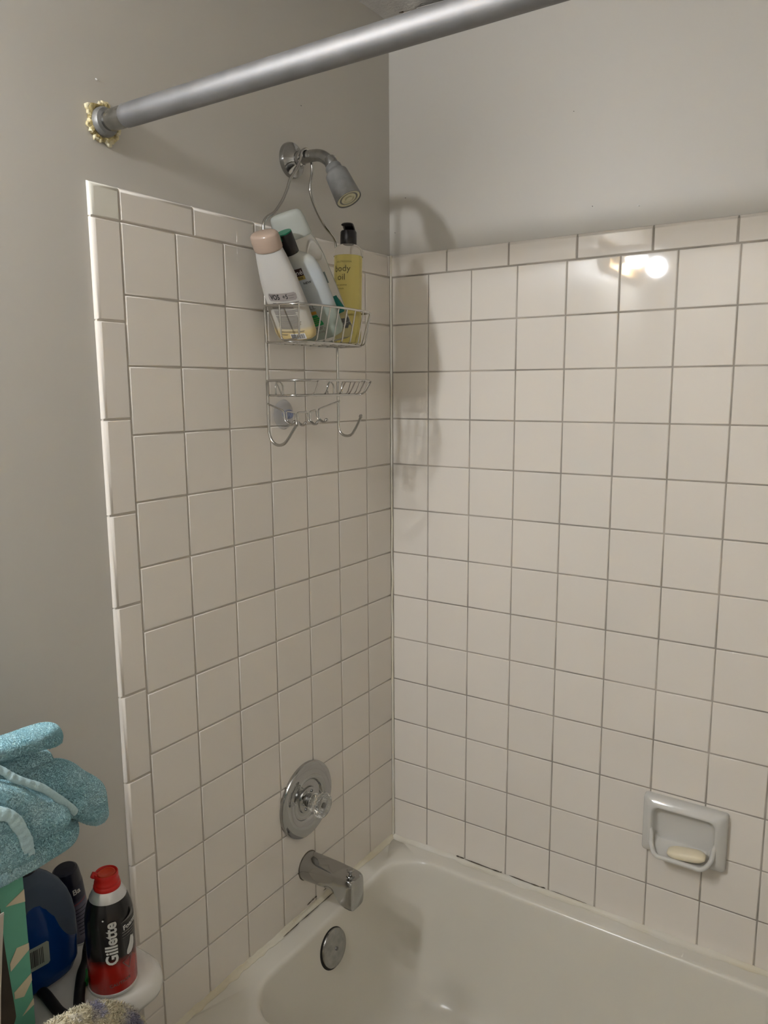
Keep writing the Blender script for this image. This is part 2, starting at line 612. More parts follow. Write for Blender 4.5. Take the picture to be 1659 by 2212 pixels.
# caulk: bead along the tub on both walls and up the corner
def bead(name, path, r, seed, m, n=90, amp=0.35, flat=None, kind=True):
    rn = Vector((seed, 0, 0))
    P = []
    A, B = Vector(path[0]), Vector(path[1])
    for i in range(n+1):
        t = i/n
        q = A.lerp(B, t)
        q += Vector((noise.noise(rn+Vector((t*22, 1, 0))), noise.noise(rn+Vector((t*22, 5, 0))), noise.noise(rn+Vector((t*26, 9, 0)))))*r*0.35
        P.append(q)
    rf = lambda t: (1 if flat is None else 1-0.28*min(1, t*1.6)) * (1 + amp*(noise.noise(rn+Vector((t*30, 20, 0))) + 0.8*noise.noise(rn+Vector((t*85, 30, 0)))))
    o = mesh(name, *tube(P, r, 8, rfun=rf), m, ang=70)
    o['kind'] = 'structure'
    return o
def caulk_strip(name, A, B, nrm, w, h, seed, m, n=140):
    A, B, nrm = Vector(A), Vector(B), Vector(nrm)
    up = Vector((0, 0, 1)); sd_ = Vector((seed, 0, 0)); L = []
    for i in range(n+1):
        t = i/n; q = A.lerp(B, t)
        k1 = 1+0.55*noise.noise(sd_+Vector((t*9, 0, 0)))+0.45*noise.noise(sd_+Vector((t*34, 3, 0)))
        k2 = 1+0.45*noise.noise(sd_+Vector((t*8, 7, 0)))+0.40*noise.noise(sd_+Vector((t*40, 9, 0)))
        hh, ww = h*max(0.3, k1), w*max(0.3, k2)
        L.append([q-nrm*0.002-up*0.003, q-nrm*0.002+up*hh, q+nrm*0.0012+up*hh*0.96, q+nrm*ww*0.30+up*hh*0.48, q+nrm*ww*0.62+up*hh*0.22, q+nrm*ww+up*0.0012, q+nrm*ww-up*0.003])
    o = mesh(name, *loft(L), m, ang=60)
    o['kind'] = 'structure'
    return o
trim_1 = caulk_strip('trim_1', (0.0, -0.770, RIM), (0.0, -0.004, RIM), (1, 0, 0), 0.0105, 0.009, 1.3, 'caulk')
trim_2 = caulk_strip('trim_2', (0.0, 0.0, RIM), (XW-0.01, 0.0, RIM), (0, -1, 0), 0.012, 0.0075, 4.7, 'caulk_back', 240)
trim_3 = bead('trim_3', ((0.001, -0.001, RIM+0.004), (0.0, 0.0, ZT-0.002)), 0.0040, 8.1, 'caulk_back', 100, 0.25, flat=1)
trim_1['label'] = 'yellowed caulk bead along the short end of the tub'
trim_2['label'] = 'cream caulk bead along the long side of the tub'
trim_3['label'] = 'thin caulk bead up the corner between the tiled walls'
# mildew cracks in the beads
def crack(parent, pts, r):
    P = catmull(pts, 5)
    mesh('mildew_line', *tube(P, r, 5, rfun=lambda t: 0.25+abs(math.sin(t*9.0))*0.7+0.3*math.sin(t*31)), 'mildew', parent)
crack(trim_1, [(0.0125, -0.455, RIM+0.003), (0.013, -0.40, RIM+0.004), (0.0122, -0.34, RIM+0.003), (0.013, -0.27, RIM+0.004)], 0.0011)
crack(trim_1, [(0.0015, -0.36, RIM+0.016), (0.0015, -0.34, RIM+0.018), (0.001, -0.325, RIM+0.018)], 0.0014)
crack(trim_1, [(0.001, -0.30, RIM+0.017), (0.001, -0.255, RIM+0.018)], 0.0012)
crack(trim_2, [(0.19, -0.0025, RIM+0.0105), (0.212, -0.002, RIM+0.0105)], 0.0022)
crack(trim_2, [(0.215, -0.003, RIM+0.0105), (0.30, -0.003, RIM+0.010), (0.315, -0.003, RIM+0.0115)], 0.0016)
crack(trim_2, [(0.335, -0.003, RIM+0.0105), (0.40, -0.003, RIM+0.010), (0.426, -0.002, RIM+0.011)], 0.0015)
crack(trim_2, [(0.44, -0.002, RIM+0.0105), (0.525, -0.002, RIM+0.0105)], 0.0008)

# small specks on the paint
mat('speck_white', (0.8, 0.79, 0.76), 0.4)
mat('speck_dark', (0.12, 0.11, 0.10), 0.7)
def speck(wall, p, r, m):
    v, f = lathe([(0, -r*0.5), (r*0.8, -r*0.3), (r, 0), (r*0.7, r*0.4), (0, r*0.5)], 8, p, (0.3, 0.4, 1))
    mesh('paint_speck', v, f, m, wall)
for p, r, m in (((-0.008, -0.788, 2.019), 0.0022, 'speck_white'), ((-0.008, -0.31, 2.115), 0.0016, 'speck_dark')):
    speck(wall_left, p, r, m)
for p, r, m in (((0.036, 0.008, 1.996), .0016, 'speck_dark'), ((0.007, 0.008, 1.922), .0014, 'speck_dark'), ((0.479, 0.008, 1.921), .0014, 'speck_dark'),
                ((0.571, 0.008, 1.91), .0024, 'speck_white'), ((0.434, 0.008, 2.108), .0012, 'speck_dark'), ((0.119, 0.008, 2.328), .0014, 'speck_dark')):
    speck(wall_back, p, r, m)

# ================================================================== BATHTUB
OX, OY = 0.0015, -0.0015
tub = thing('bathtub', 'cream enamelled bathtub set in the tiled corner', 'bathtub', (0.76, -0.39, 0))
loops = []
YT = -0.775
for z, ins, r in ((0.0, 0, .02), (0.05, 0, .02), (RIM-0.035, 0, .02), (RIM-0.012, 0.003, .022), (RIM-0.003, 0.010, .025), (RIM, 0.020, .03)):
    loops.append(rrect(OX, XW-0.002, YT+ins, OY, r, z))
IX0, IX1, IY0, IY1 = 0.058, 1.42, -0.640, -0.050
for z, ins, r in ((RIM, -0.009, .085), (RIM-0.0008, -0.004, .088), (RIM-0.0030, -0.001, .09), (RIM-0.0065, 0.0012, .091), (RIM-0.012, 0.0028, .092), (RIM-0.024, 0.0045, .093)):
    loops.append(rrect(IX0+ins, IX1-ins, IY0+ins, IY1-ins, r, z))
for z, k, r in ((0.30, 0.20, .10), (0.20, 0.52, .11), (0.12, 0.80, .12), (0.085, 1.05, .125), (0.068, 1.4, .12), (0.062, 1.9, .11)):
    loops.append(rrect(IX0+0.0045+0.060*k, IX1-0.0045-0.20*k, IY0+0.0045+0.055*k, IY1-0.0045-0.050*k, r, z))
mesh('tub_body', *loft(loops, True, True, True), 'tub_enamel', tub, ang=60, off=tub.location)
# overflow plate on the sloping end
sl = Vector((0.055*0.32, 0, -0.10)).normalized()     # down the slope
nrm = Vector((-sl.z, 0, sl.x)).normalized()
if nrm.x < 0: nrm = -nrm
oc = Vector((0.0710, -0.355, 0.328))
tl = Vector(tub.location)
ov = mesh('overflow_plate', *lathe([(0.0, -0.006), (0.040, -0.006), (0.0415, 0.001), (0.0405, 0.0035), (0.036, 0.0062), (0.02, 0.0082), (0.0, 0.0088)], 48, oc-tl, nrm), 'worn_chrome', tub)
mesh('gasket', *lathe([(0.036, -0.008), (0.0440, -0.007), (0.0443, -0.001), (0.042, 0.0005)], 40, oc-tl+Vector((0, -0.0016, -0.0004)), nrm), 'black_gap', ov)
mesh('screw', *lathe([(0, 0.0082), (0.0046, 0.0082), (0.0042, 0.0098), (0, 0.0104)], 16, oc-tl, nrm), 'dark_metal', ov)

# ================================================================== SHOWER ROD
RY, RZ = -0.7845, 1.9585
rod = thing('shower_curtain_rod', 'brushed metal shower curtain rod spanning above the tub', 'curtain rod', (0, RY, RZ))
mesh('tube_rod', *lathe([(0.0150, 0.048), (0.0163, 0.050), (0.0165, 0.06), (0.0165, 1.30), (0.0150, 1.302)], 32, (0, 0, 0), (1, 0, 0)), 'aluminium', rod)
mesh('end_sleeve', *lathe([(0.0135, 0.0), (0.0135, 0.016), (0.0153, 0.018), (0.0155, 0.040), (0.0148, 0.049)], 32, (0, 0, 0), (1, 0, 0)), 'worn_chrome', rod)
mesh('end_sleeve', *lathe([(0.0155, 1.298), (0.0155, 1.50), (0.024, 1.505), (0.024, 1.521)], 32, (0, 0, 0), (1, 0, 0)), 'worn_chrome', rod)
mesh('end_cup', *lathe([(0.021, -0.010), (0.0212, 0.004), (0.019, 0.0085), (0.0136, 0.010)], 32, (0, 0, 0), (1, 0, 0)), 'zinc', rod)
rn = random.Random(4)
def ragged_ring(R, r, n, m, name, xoff, amp):
    P = []
    for i in range(n):
        a = 2*math.pi*i/n
        k = 1+amp*noise.noise(Vector((math.cos(a)*3+R*100, math.sin(a)*3, xoff*100)))+amp*0.6*noise.noise(Vector((math.cos(a)*9, math.sin(a)*9, 4+R*50)))
        P.append((xoff, R*k*math.cos(a)*0.95, R*k*math.sin(a)*1.08))
    v, f = tube(P, r, 12, closed=True)
    v = [Vector(q)+Vector(noise.noise_vector(Vector(q)*150))*r*0.6 for q in v]
    v = [q+Vector(noise.noise_vector(q*420))*r*0.22 for q in v]
    return mesh(name, v, f, m, rod, ang=180)
ragged_ring(0.0230, 0.0040, 160, 'sealant', 'sealant_ring', -0.0045, 0.26)
ragged_ring(0.0260, 0.0028, 180, 'sealant_pale', 'sealant_crumbs', -0.0045, 0.42)

# ================================================================== SHOWER HEAD
SY, SZ = -0.3465, 2.004
sh = thing('wall_shower', 'small grey shower head on a bent arm with round wall flange', 'shower', (0, SY, SZ))
mesh('wall_flange', *lathe([(0.033, -0.009), (0.0335, -0.004), (0.032, 0.001), (0.027, 0.004), (0.018, 0.007), (0.0135, 0.012)], 40, (0, 0, 0), (1, 0, 0)), 'chrome', sh)
arm = catmull([(-0.008, 0, 0), (0.02, 0, 0), (0.048, 0, 0.0005), (0.068, 0, -0.003), (0.084, 0, -0.013), (0.096, 0, -0.027), (0.106, 0, -0.042)], 6)
mesh('arm', *tube(arm, 0.0112, 20), 'worn_chrome', sh)
mesh('collar', *lathe([(0.012, 0.0), (0.0145, 0.002), (0.0145, 0.010), (0.012, 0.012)], 24, (0.012, 0, 0), (1, 0, 0)), 'chrome', sh)
hd = Vector((0.50, 0, -0.866)).normalized()
ho = Vector((0.0945, 0, -0.024))
head = mesh('spray_head', *lathe([(0.0115, 0.0), (0.0145, 0.002), (0.0158, 0.005), (0.0158, 0.013), (0.0185, 0.0165), (0.0215, 0.0195), (0.0222, 0.023),
                                  (0.0246, 0.066), (0.0254, 0.0745), (0.0248, 0.0770), (0.0236, 0.0770), (0.0230, 0.0745)], 40, ho, hd), 'grey_plastic', sh)
mesh('spray_face', *lathe([(0.0232, 0.0725), (0.0228, 0.0755), (0.0185, 0.0757), (0.018, 0.0742), (0.0150, 0.0742), (0.0145, 0.0759), (0.0105, 0.0761), (0.010, 0.0746), (0.007, 0.0746), (0.0065, 0.0775), (0, 0.0780)], 40, ho, hd), 'ivory', head)
mesh('ball_joint', *lathe([(0.0118, -0.014), (0.0128, -0.008), (0.013, 0.0), (0.0125, 0.003)], 24, ho, hd), 'worn_chrome', sh)

# ================================================================== VALVE
VY, VZ = -0.356, 0.665
va = thing('shower_valve', 'round chrome valve plate with clear ribbed knob on tiles', 'shower valve', (0, VY, VZ))
mesh('wall_plate', *lathe([(0.082, -0.004), (0.0855, -0.001), (0.0860, 0.004), (0.0845, 0.0075), (0.081, 0.0090), (0.074, 0.0095), (0.050, 0.0105),
                           (0.0465, 0.0085), (0.0445, 0.0045), (0.0415, 0.0040), (0.0300, 0.0050), (0.0285, 0.0085), (0.026, 0.0095), (0.0, 0.010)], 72, (0, 0, 0), (1, 0, 0)), 'chrome', va)
mesh('sleeve', *lathe([(0.0145, 0.009), (0.0145, 0.014), (0.0128, 0.015), (0.0128, 0.0235), (0.010, 0.024)], 32, (0, 0, 0), (1, 0, 0)), 'worn_chrome', va)
def rib(r, h, a):
    return r*(1+0.035*math.cos(a*18)) if 0.023 < h < 0.0475 else r
kn = mesh('knob', *lathe([(0.011, 0.0225), (0.0185, 0.0228), (0.0196, 0.025), (0.0205, 0.036), (0.0225, 0.041), (0.0268, 0.045), (0.0275, 0.050), (0.0262, 0.0535), (0.022, 0.0545), (0.0195, 0.051), (0.012, 0.0500), (0.0, 0.0495)], 108, (0, 0, 0), (1, 0, 0), rib=rib), 'acrylic', va, ang=50)
mesh('knob_cap', *lathe([(0, 0.0502), (0.0062, 0.0502), (0.0060, 0.052), (0, 0.0525)], 20, (0, 0, 0), (1, 0, 0)), 'dark_metal', kn)
for dy, dz in ((-0.0105, -0.0175), (0.0105, 0.0175)):
    mesh('screw', *lathe([(0, 0.0095), (0.0036, 0.0098), (0.0030, 0.0115), (0, 0.012)], 14, (0, dy, dz), (1, 0, 0)), 'dark_metal', va)

# ================================================================== TUB SPOUT
TY, TZ = -0.353, 0.503
sp = thing('tub_spout', 'chrome tub spout with pull-up diverter over the tub rim', 'tub spout', (0, TY, TZ))
xs = [-0.002, 0.003, 0.02, 0.04, 0.06, 0.078, 0.086, 0.092, 0.098, 0.106, 0.118, 0.130, 0.136, 0.1375]
top = [.031, .0315, .0315, .0305, .0295, .0285, .028, .0275, .027, .0265, .0255, .0235, .020, .017]
bot = [-.031, -.0315, -.031, -.0285, -.026, -.0245, -.0255, -.031, -.041, -.049, -.052, -.0525, -.052, -.050]
hw = [.031, .0315, .0312, .0300, .0288, .0278, .0275, .0272, .0268, .0265, .0262, .0255, .0240, .0220]
ex = [2.0, 2.0, 2.0, 2.2, 2.5, 2.8, 3.0, 3.2, 3.6, 4.0, 4.2, 4.5, 4.5, 4.5]
loops = []
for i in range(len(xs)):
    zc, hz = (top[i]+bot[i])/2, (top[i]-bot[i])/2
    l = []
    for a, b in supere(hw[i], hz, ex[i], 64):
        zz = zc+b
        zf = 0.0265-(xs[i]-0.026)*0.075
        if xs[i] > 0.024 and zz > zf: zz = zf - 0.0015*(1-min(1, abs(a)/0.02)**2)
        l.append((xs[i], a, zz))
    loops.append(l)
mesh('spout_body', *loft(loops), 'chrome', sp, ang=40)
mesh('diverter_stem', *lathe([(0.0030, 0.0), (0.0030, 0.010)], 14, (0.119, 0, 0.018), (0, 0, 1)), 'chrome', sp)
dk = mesh('diverter_knob', *lathe([(0.0035, 0.008), (0.0070, 0.0105), (0.0078, 0.013), (0.0065, 0.0155), (0, 0.0165)], 24, (0.119, 0, 0.018), (0, 0, 1)), 'chrome', sp)
mesh('diverter_washer', *lathe([(0.0095, 0.0), (0.0095, 0.0025), (0.004, 0.0035)], 24, (0.119, 0, 0.0178), (0, 0, 1)), 'chrome', sp)
mesh('wall_gasket', *lathe([(0.0325, -0.003), (0.0332, 0.0005), (0.0312, 0.002)], 40, (0, 0, 0), (1, 0, 0)), 'mildew', sp)

# ================================================================== SOAP DISH
DX, DZ = 0.7255, 0.6505
sd = thing('soap_dish', 'grey ceramic soap dish with rolled front lip fixed to the tiles', 'soap dish', (DX, 0, DZ))
W2, H2 = 0.0825, 0.063
def dring(w, h0, h1, r, d): # d outwards
    return [(x, -d, z) for x, z, _ in rrect(-w, w, h0, h1, r, 0, 6)]
loops = [dring(W2, -H2, H2, .006, -0.006), dring(W2+.0005, -H2-.0005, H2+.0005, .007, 0.002), dring(W2, -H2, H2, .008, 0.012), dring(W2-.002, -H2+.002, H2-.002, .009, 0.0155),
         dring(W2-.014, -H2+.013, H2-.014, .012, 0.0235), dring(W2-.017, -H2+.016, H2-.017, .013, 0.0245), dring(W2-.0195, -H2+.020, H2-.0195, .014, 0.0235),
         dring(W2-.023, -H2+.0245, H2-.023, .014, 0.016), dring(W2-.026, -H2+.028, H2-.027, .014, 0.006), dring(W2-.032, -H2+.033, H2-.033, .014, 0.0025), dring(0.01, -0.01, 0.01, .005, 0.002)]
mesh('frame', *loft(loops, True, True, True), 'dish_ceramic', sd, ang=50)
# tray: concave shelf with rolled lip
nu, nv = 28, 12
def tray_pt(u, v):
    s = 2*u-1                       # -1..1 along the width
    w = 0.0585*s
    edge = max(0, (abs(s)-0.72)/0.28)
    out = 0.050*(1-0.55*edge**2.2)
    d = 0.008 + (out-0.008)*v
    h = -0.030 - 0.020*math.sin(v*math.pi*0.5) + 0.004*v**3 + 0.016*edge**2*(1-v*0.3)
    return Vector((w, -d, h))
tv = [tray_pt(i/nu, j/nv) for i in range(nu+1) for j in range(nv+1)]
tn = len(tv)
tv += [p + Vector((0, 0.001, -0.007)) for p in tv]
tf = []
for i in range(nu):
    for j in range(nv):
        a = i*(nv+1)+j
        tf.append((a, a+1, a+nv+2, a+nv+1)); tf.append((tn+a, tn+a+nv+1, tn+a+nv+2, tn+a+1))
for i in range(nu):
    a = i*(nv+1); tf.append((a, a+nv+1, tn+a+nv+1, tn+a))
    a += nv; tf.append((a, tn+a, tn+a+nv+1, a+nv+1))
for j in range(nv):
    tf.append((j, tn+j, tn+j+1, j+1)); a = nu*(nv+1)+j; tf.append((a, a+1, tn+a+1, tn+a))
tray = mesh('tray', tv, tf, 'dish_ceramic', sd, ang=60)
lip = [(-0.0668, -0.0150, 0.004), (-0.0618, -0.0225, -0.014), (-0.0605, -0.0255, -0.024), (-0.0590, -0.030, -0.034)]
lip += [tuple(tray_pt(u, 1.0)+Vector((0, 0, -0.0015))) for u in (0.06, 0.14, 0.24, 0.38, 0.5, 0.62, 0.76, 0.86, 0.94)]
lip += [(0.0590, -0.030, -0.034), (0.0605, -0.0255, -0.024), (0.0618, -0.0225, -0.014), (0.0668, -0.0150, 0.004)]
mesh('lip', *tube(catmull(lip, 6), 0.0050, 12, rfun=lambda t: min(1, 0.75+min(t, 1-t)*3)), 'dish_ceramic', tray)
so = thing('bar_of_soap', 'worn cream bar of soap lying in the soap dish', 'soap', (DX+0.014, -0.036, DZ-0.0405), (R_(10), R_(-8), R_(0)))
loops = []
for k in range(9):
    a = -math.pi/2+math.pi*k/8
    c = max(0.02, math.cos(a))**0.45
    loops.append([(x*c, y*c, 0.009+0.0095*math.sin(a)) for x, y in supere(0.038, 0.0155, 3.4, 40)])
mesh('soap_bar', *loft(loops), 'soap', so, ang=70)

# ================================================================== SHOWER CADDY
CX, CYL, CYR = 0.032, -0.476, -0.256
ca = thing('shower_caddy', 'chrome wire shower caddy with two baskets hung over the shower arm', 'shower caddy', (CX, -0.366, 1.60))
co = ca.location
def cw(name, P, r, parent=ca, seg=8, m='wire_chrome', closed=False):
    return mesh(name, *tube(P, r, seg, closed=closed), m, parent, off=co, ang=60)
hl = [(-0.4755, 1.845), (-0.4740, 1.862), (-0.4640, 1.874), (-0.4429, 1.8867), (-0.4205, 1.9113), (-0.4064, 1.9338), (-0.3963, 1.954), (-0.3751, 1.9785), (-0.3640, 1.9975), (-0.3595, 2.0120), (-0.3465, 2.0185), (-0.3340, 2.012)]
hr = [(-0.3315, 1.9985), (-0.3302, 1.9801), (-0.3372, 1.9536), (-0.3332, 1.932), (-0.3165, 1.9077), (-0.2918, 1.884), (-0.2640, 1.8669), (-0.2565, 1.8444)]
P = [(0.032, CYL, 1.49), (0.032, CYL, 1.60), (0.032, CYL, 1.75)] + [(0.033, y, z) for y, z in hl+hr] + [(0.032, CYR, 1.75), (0.032, CYR, 1.60), (0.032, CYR, 1.49)]
cw('hanger_frame', catmull(P, 6), 0.0029, seg=10)
for yy, H in ((CYL, [(.032, 1.492), (.0325, 1.482), (.038, 1.4675), (.047, 1.4595), (.058, 1.4575), (.069, 1.4605), (.0785, 1.4685), (.091, 1.484), (.102, 1.498)]),
              (CYR, [(.032, 1.492), (.0325, 1.482), (.0365, 1.4715), (.045, 1.465), (.056, 1.4635), (.0665, 1.4670), (.073, 1.4745), (.082, 1.488), (.091, 1.505)])):
    hk = cw('end_hook', catmull([(x, yy, z) for x, z in H], 6), 0.0029, seg=10)
    x, z = H[-1]
    mesh('ball_tip', *lathe([(0, -.0048), (.0034, -.0034), (.0048, 0), (.0034, .0034), (0, .0048)], 14, (x-co[0], yy-co[1], z-co[2])), 'wire_chrome', hk)
# baskets
def footprint(x0, x1, y0, y1, rf, z, n=6):
    P = [(x0, y0), (x1-0.012, y0+0.004), (x1, (y0+y1)/2-0.05), (x1, (y0+y1)/2+0.03), (x1-0.016, y1-0.002), (x0, y1)]
    return fillet([(x, y, z) for x, y in P], rf, n)
def basket(name, zr, zb, top, bot, left_wires, front_wires, right_wires, floor_n, side_u):
    x0, x1, y0, y1 = top
    bx0, bx1, by0, by1 = bot
    # rim: back-left upright, around the front, back-right upright
    rim = fillet([(x0, y0+0.006, zb), (x0, y0+0.003, zr-0.006), (x0+0.004, y0, zr)], 0.006, 4) + footprint(x0+0.006, x1, y0, y1, 0.028, zr) + [(x0, y1, zr), (x0, y1-0.004, zr-0.01), (x0, y1-0.006, zb)]
    b = cw(name, rim, 0.0024)
    base = footprint(bx0, bx1, by0, by1, 0.026, zb)
    cw('base_wire', base + [(bx0, by1, zb), (bx0, by0, zb)], 0.0020, b)
    def wire(P, r=0.0014): cw('wire', P, r, b, 6)
    for yt, yb in front_wires:
        wire(fillet([(x1-0.002, yt, zr-0.001), (bx1-0.002, yb, zb+0.001), (bx0, yb, zb-0.001)], 0.008, 4))
    for xt, xb in right_wires:
        wire(fillet([(xt, y1-0.002, zr-0.001), (xb, by1, zb+0.001), (xb, by0, zb-0.0015)], 0.008, 4))
    if side_u:
        (xa, xb) = side_u
        wire(fillet([(xa, y0+0.001, zr), (xa, by0-0.001, zb+0.0025), (xb, by0-0.001, zb+0.0045), (xb+0.002, y0+0.003, zr)], 0.010, 5), 0.0017)
    else:
        for xt, xb in left_wires:
            wire([(xt, y0+0.001, zr), (xb, by0, zb)])
    return b
UZ, UB = 1.714, 1.648
basket('upper_basket', UZ, UB, (0.034, 0.128, -0.483, -0.240), (0.036, 0.116, -0.478, -0.252),
       [], [(-0.425, -0.428), (-0.40, -0.404), (-0.374, -0.378), (-0.347, -0.351), (-0.320, -0.324), (-0.293, -0.297), (-0.268, -0.272)],
       [(0.106, 0.092), (0.075, 0.066)], 0, (0.072, 0.114))
LZ, LB = 1.578, 1.5505
lb = basket('lower_basket', LZ, LB, (0.034, 0.128, -0.483, -0.240), (0.036, 0.114, -0.474, -0.252),
       [(0.058, 0.066), (0.105, 0.098)], [(-0.44, -0.436), (-0.405, -0.402), (-0.355, -0.356), (-0.322, -0.324), (-0.290, -0.293), (-0.268, -0.272)],
       [(0.106, 0.094), (0.080, 0.074), (0.056, 0.054)], 0, None)
for yc in (-0.452, -0.292):   # soap stops
    cw('loop', catmull([(0.040, yc-0.010, LB), (0.040, yc-0.010, LB+0.018), (0.040, yc, LB+0.026), (0.040, yc+0.010, LB+0.018), (0.040, yc+0.010, LB)], 6), 0.0016, lb)
# hook rack
zt = 1.5355
rk = [(0.034, -0.480, zt)]
bend = []
yy0 = -0.452; zz = 1.521
P = [(0.034, -0.481, zt), (0.046, -0.455, 1.5235)]
hooks_y = (-0.449, -0.416, -0.378, -0.350)
zt2 = (1.5205, 1.517, 1.5175, 1.521)
for k, hy in enumerate(hooks_y):
    z1 = zt2[k]
    P += [(0.050, hy-0.0035, z1), (0.052, hy-0.0030, z1-0.018), (0.066, hy-0.0025, z1-0.026), (0.072, hy-0.002, z1-0.021),
          (0.072, hy+0.002, z1-0.021), (0.066, hy+0.0025, z1-0.026), (0.052, hy+0.0030, z1-0.018), (0.050, hy+0.0035, z1)]
P += [(0.046, -0.334, 1.5235), (0.034, -0.254, zt+0.001)]
hrk = cw('hook_rack', fillet(P, 0.0045, 4), 0.0016)
for k, hy in enumerate(hooks_y):
    x, z = 0.0725, zt2[k]-0.0205
    mesh('hook_tip', *lathe([(0, -.004), (.0030, -.003), (.0040, 0.0), (.0030, .003), (0, .004)], 12, (x-co[0], hy-co[1], z-co[2]), (0.8, 0, 0.6)), 'wire_chrome', hrk)
# suction cup
sx, sy, sz = 0.0, -0.397, 1.512
cup = mesh('suction_cup', *lathe([(0.0290, 0.0008), (0.0295, 0.0018), (0.024, 0.0042), (0.015, 0.008), (0.0095, 0.013), (0.0085, 0.016), (0.0, 0.017)], 40, (sx-co[0], sy-co[1], sz-co[2]), (1, 0, 0)), 'clear_vinyl', ca)
mesh('cup_stem', *lathe([(0.0070, 0.013), (0.0060, 0.020), (0.0060, 0.026), (0.0092, 0.028), (0.0092, 0.034), (0.006, 0.037), (0, 0.0375)], 24, (sx-co[0], sy-co[1], sz-co[2]), (1, -0.55, 0.05)), 'clear_blue_vinyl', cup)

# ================================================================== BOTTLES IN THE UPPER BASKET
FL = UB+0.003
def stand(o, d, n):
    """turn a thing so that its own up axis points along d and its front looks towards n"""
    Z = Vector(d).normalized(); n = Vector(n)
    Y = -(n - Z*n.dot(Z)).normalized()
    X = Y.cross(Z)
    o.rotation_euler = Matrix(((X.x, Y.x, Z.x), (X.y, Y.y, Z.y), (X.z, Y.z, Z.z))).to_euler()
# -- A: white conditioner bottle
m = mat('white_plastic', (0.70, 0.69, 0.67), 0.28, spec=0.4)
zramp(m, [(0.0, hexc('#cdb57c')), (0.115, hexc('#d0bb88')), (0.165, hexc('#b5afa1')), (0.5, hexc('#b6b2ab')), (1.0, hexc('#bab8b3'))], 0.0, 0.165)
mat('peach_plastic', hexc('#a89383'), 0.16, spec=0.5)
mat('print_grey', hexc('#8f8782'), 0.5)
mat('print_black', (0.02, 0.018, 0.018), 0.45)
mat('print_text', hexc('#6c645f'), 0.5)
mat('print_white', (0.72, 0.71, 0.69), 0.45)
A = Bottle([(0.0, .034, .011, 2.4), (.004, .041, .0155, 2.4), (.012, .0438, .0170, 2.4), (.06, .0435, .0172, 2.3), (.11, .0385, .0170, 2.2), (.150, .0305, .0172, 2.1), (.163, .0268, .0175, 2.0)], 4)
a = thing('shampoo_bottle', 'white bottle with pale peach cap and small print leaning out of the caddy', 'bottle', (0.0605, -0.418, FL+0.0085))
stand(a, (0.11, -0.64, 1), (0.12, -1, 0))
a.scale = (1, 1, 1.075)
mesh('body', *A.vf(), m, a, ang=60)
mesh('cap', *Bottle([(.1625, .0272, .0192, 2.0), (.165, .0282, .0200, 2.0), (.181, .0286, .0204, 2.0), (.1875, .0272, .0192, 2.0), (.1905, .0240, .0166, 2.0), (.1917, .0180, .012, 2.0)], 3).vf(), 'peach_plastic', a, ang=45)
fa = lambda w, z: A.front(w*0.92+0.0065, z)
print_on('label_panel', poly2d([(-.029, .078), (.0275, .078), (.0305, .081), (.0305, .089), (.0275, .092), (-.029, .092), (-.032, .089), (-.032, .081)]), fa, 'print_grey', a)
fa2 = lambda w, z: A.front(w*0.92+0.0065, z, 0.0009)
print_on('lettering', place2d(text2d('VO5', .0125, .03, 0.95), -.016, .085), fa2, 'print_black', a)
print_on('lettering', place2d(text2d('+5', .0115, .012), .008, .085), fa2, 'print_black', a)
fp = MB(); rr = random.Random(2)
lines = [rect2d(.0155, .029, .0862, .0876), rect2d(.0155, .025, .0820, .0834)]
for x0, x1 in ((-.026, -.017), (-.012, -.004), (.001, .009), (.014, .032)): lines.append(rect2d(x0, x1, .0735, .0748))
zz = .0665
for k in range(17):
    if k in (2, 6): zz -= .0012
    x0 = -.031+k*0.0003; x1 = .026-rr.uniform(0, .008)
    lines.append(rect2d(x0, x1, zz-.0010, zz)); zz -= .00235
lines += [rect2d(-.030, .026, .0200, .0208), rect2d(-.030, .024, .0182, .0190), rect2d(-.030, -.014, .0145, .0153), rect2d(-.030, -.016, .0128, .0136)]
print_on('fine_print', poly2d(*lines), fa, 'print_text', a)['kind'] = 'stuff'
print_on('barcode_panel', poly2d(rect2d(-.0095, .0245, .0045, .0160)), fa, 'print_white', a)
bars = []; x = -.0075
while x < .022:
    w = rr.choice((.0006, .0009, .0014)); bars.append(rect2d(x, x+w, .0060, .0148)); x += w+rr.choice((.0006, .0010, .0013))
print_on('barcode', poly2d(*bars), fa2, 'print_black', a)['kind'] = 'stuff'

# -- B: frosted bottle with black and green cap
mb = mat('frosted_plastic', hexc('#c4c8c8'), 0.22, spec=0.5)
zramp(mb, [(0.0, hexc('#9ba598')), (0.36, hexc('#a0a89d')), (0.42, hexc('#b0b5b5')), (0.8, hexc('#b8bec1')), (1.0, hexc('#b3b3aa'))], 0.0, 0.155)
mat('cap_black', (0.012, 0.010, 0.010), 0.25)
mat('cap_green', hexc('#0b6446'), 0.3)
mat('label_brown', hexc('#35211e'), 0.5)
mat('label_gold', hexc('#a8964f'), 0.5)
mat('label_orange', hexc('#b98a3a'), 0.5)
mat('label_green', hexc('#0f8a4c'), 0.45)
mat('label_teal', hexc('#0e6f66'), 0.4)
B = Bottle([(0.0000, 0.0325, 0.0110, 2.4), (0.0035, 0.0411, 0.0156, 2.4), (0.0123, 0.0454, 0.0176, 2.4), (0.0525, 0.0463, 0.0180, 2.3), (0.1050, 0.0449, 0.0176, 2.3), (0.1313, 0.0420, 0.0168, 2.2), (0.1444, 0.0377, 0.0156, 2.2), (0.1540, 0.0296, 0.0144, 2.1), (0.1601, 0.0181, 0.0132, 2.0), (0.1628, 0.0138, 0.0115, 2.0)], 4)
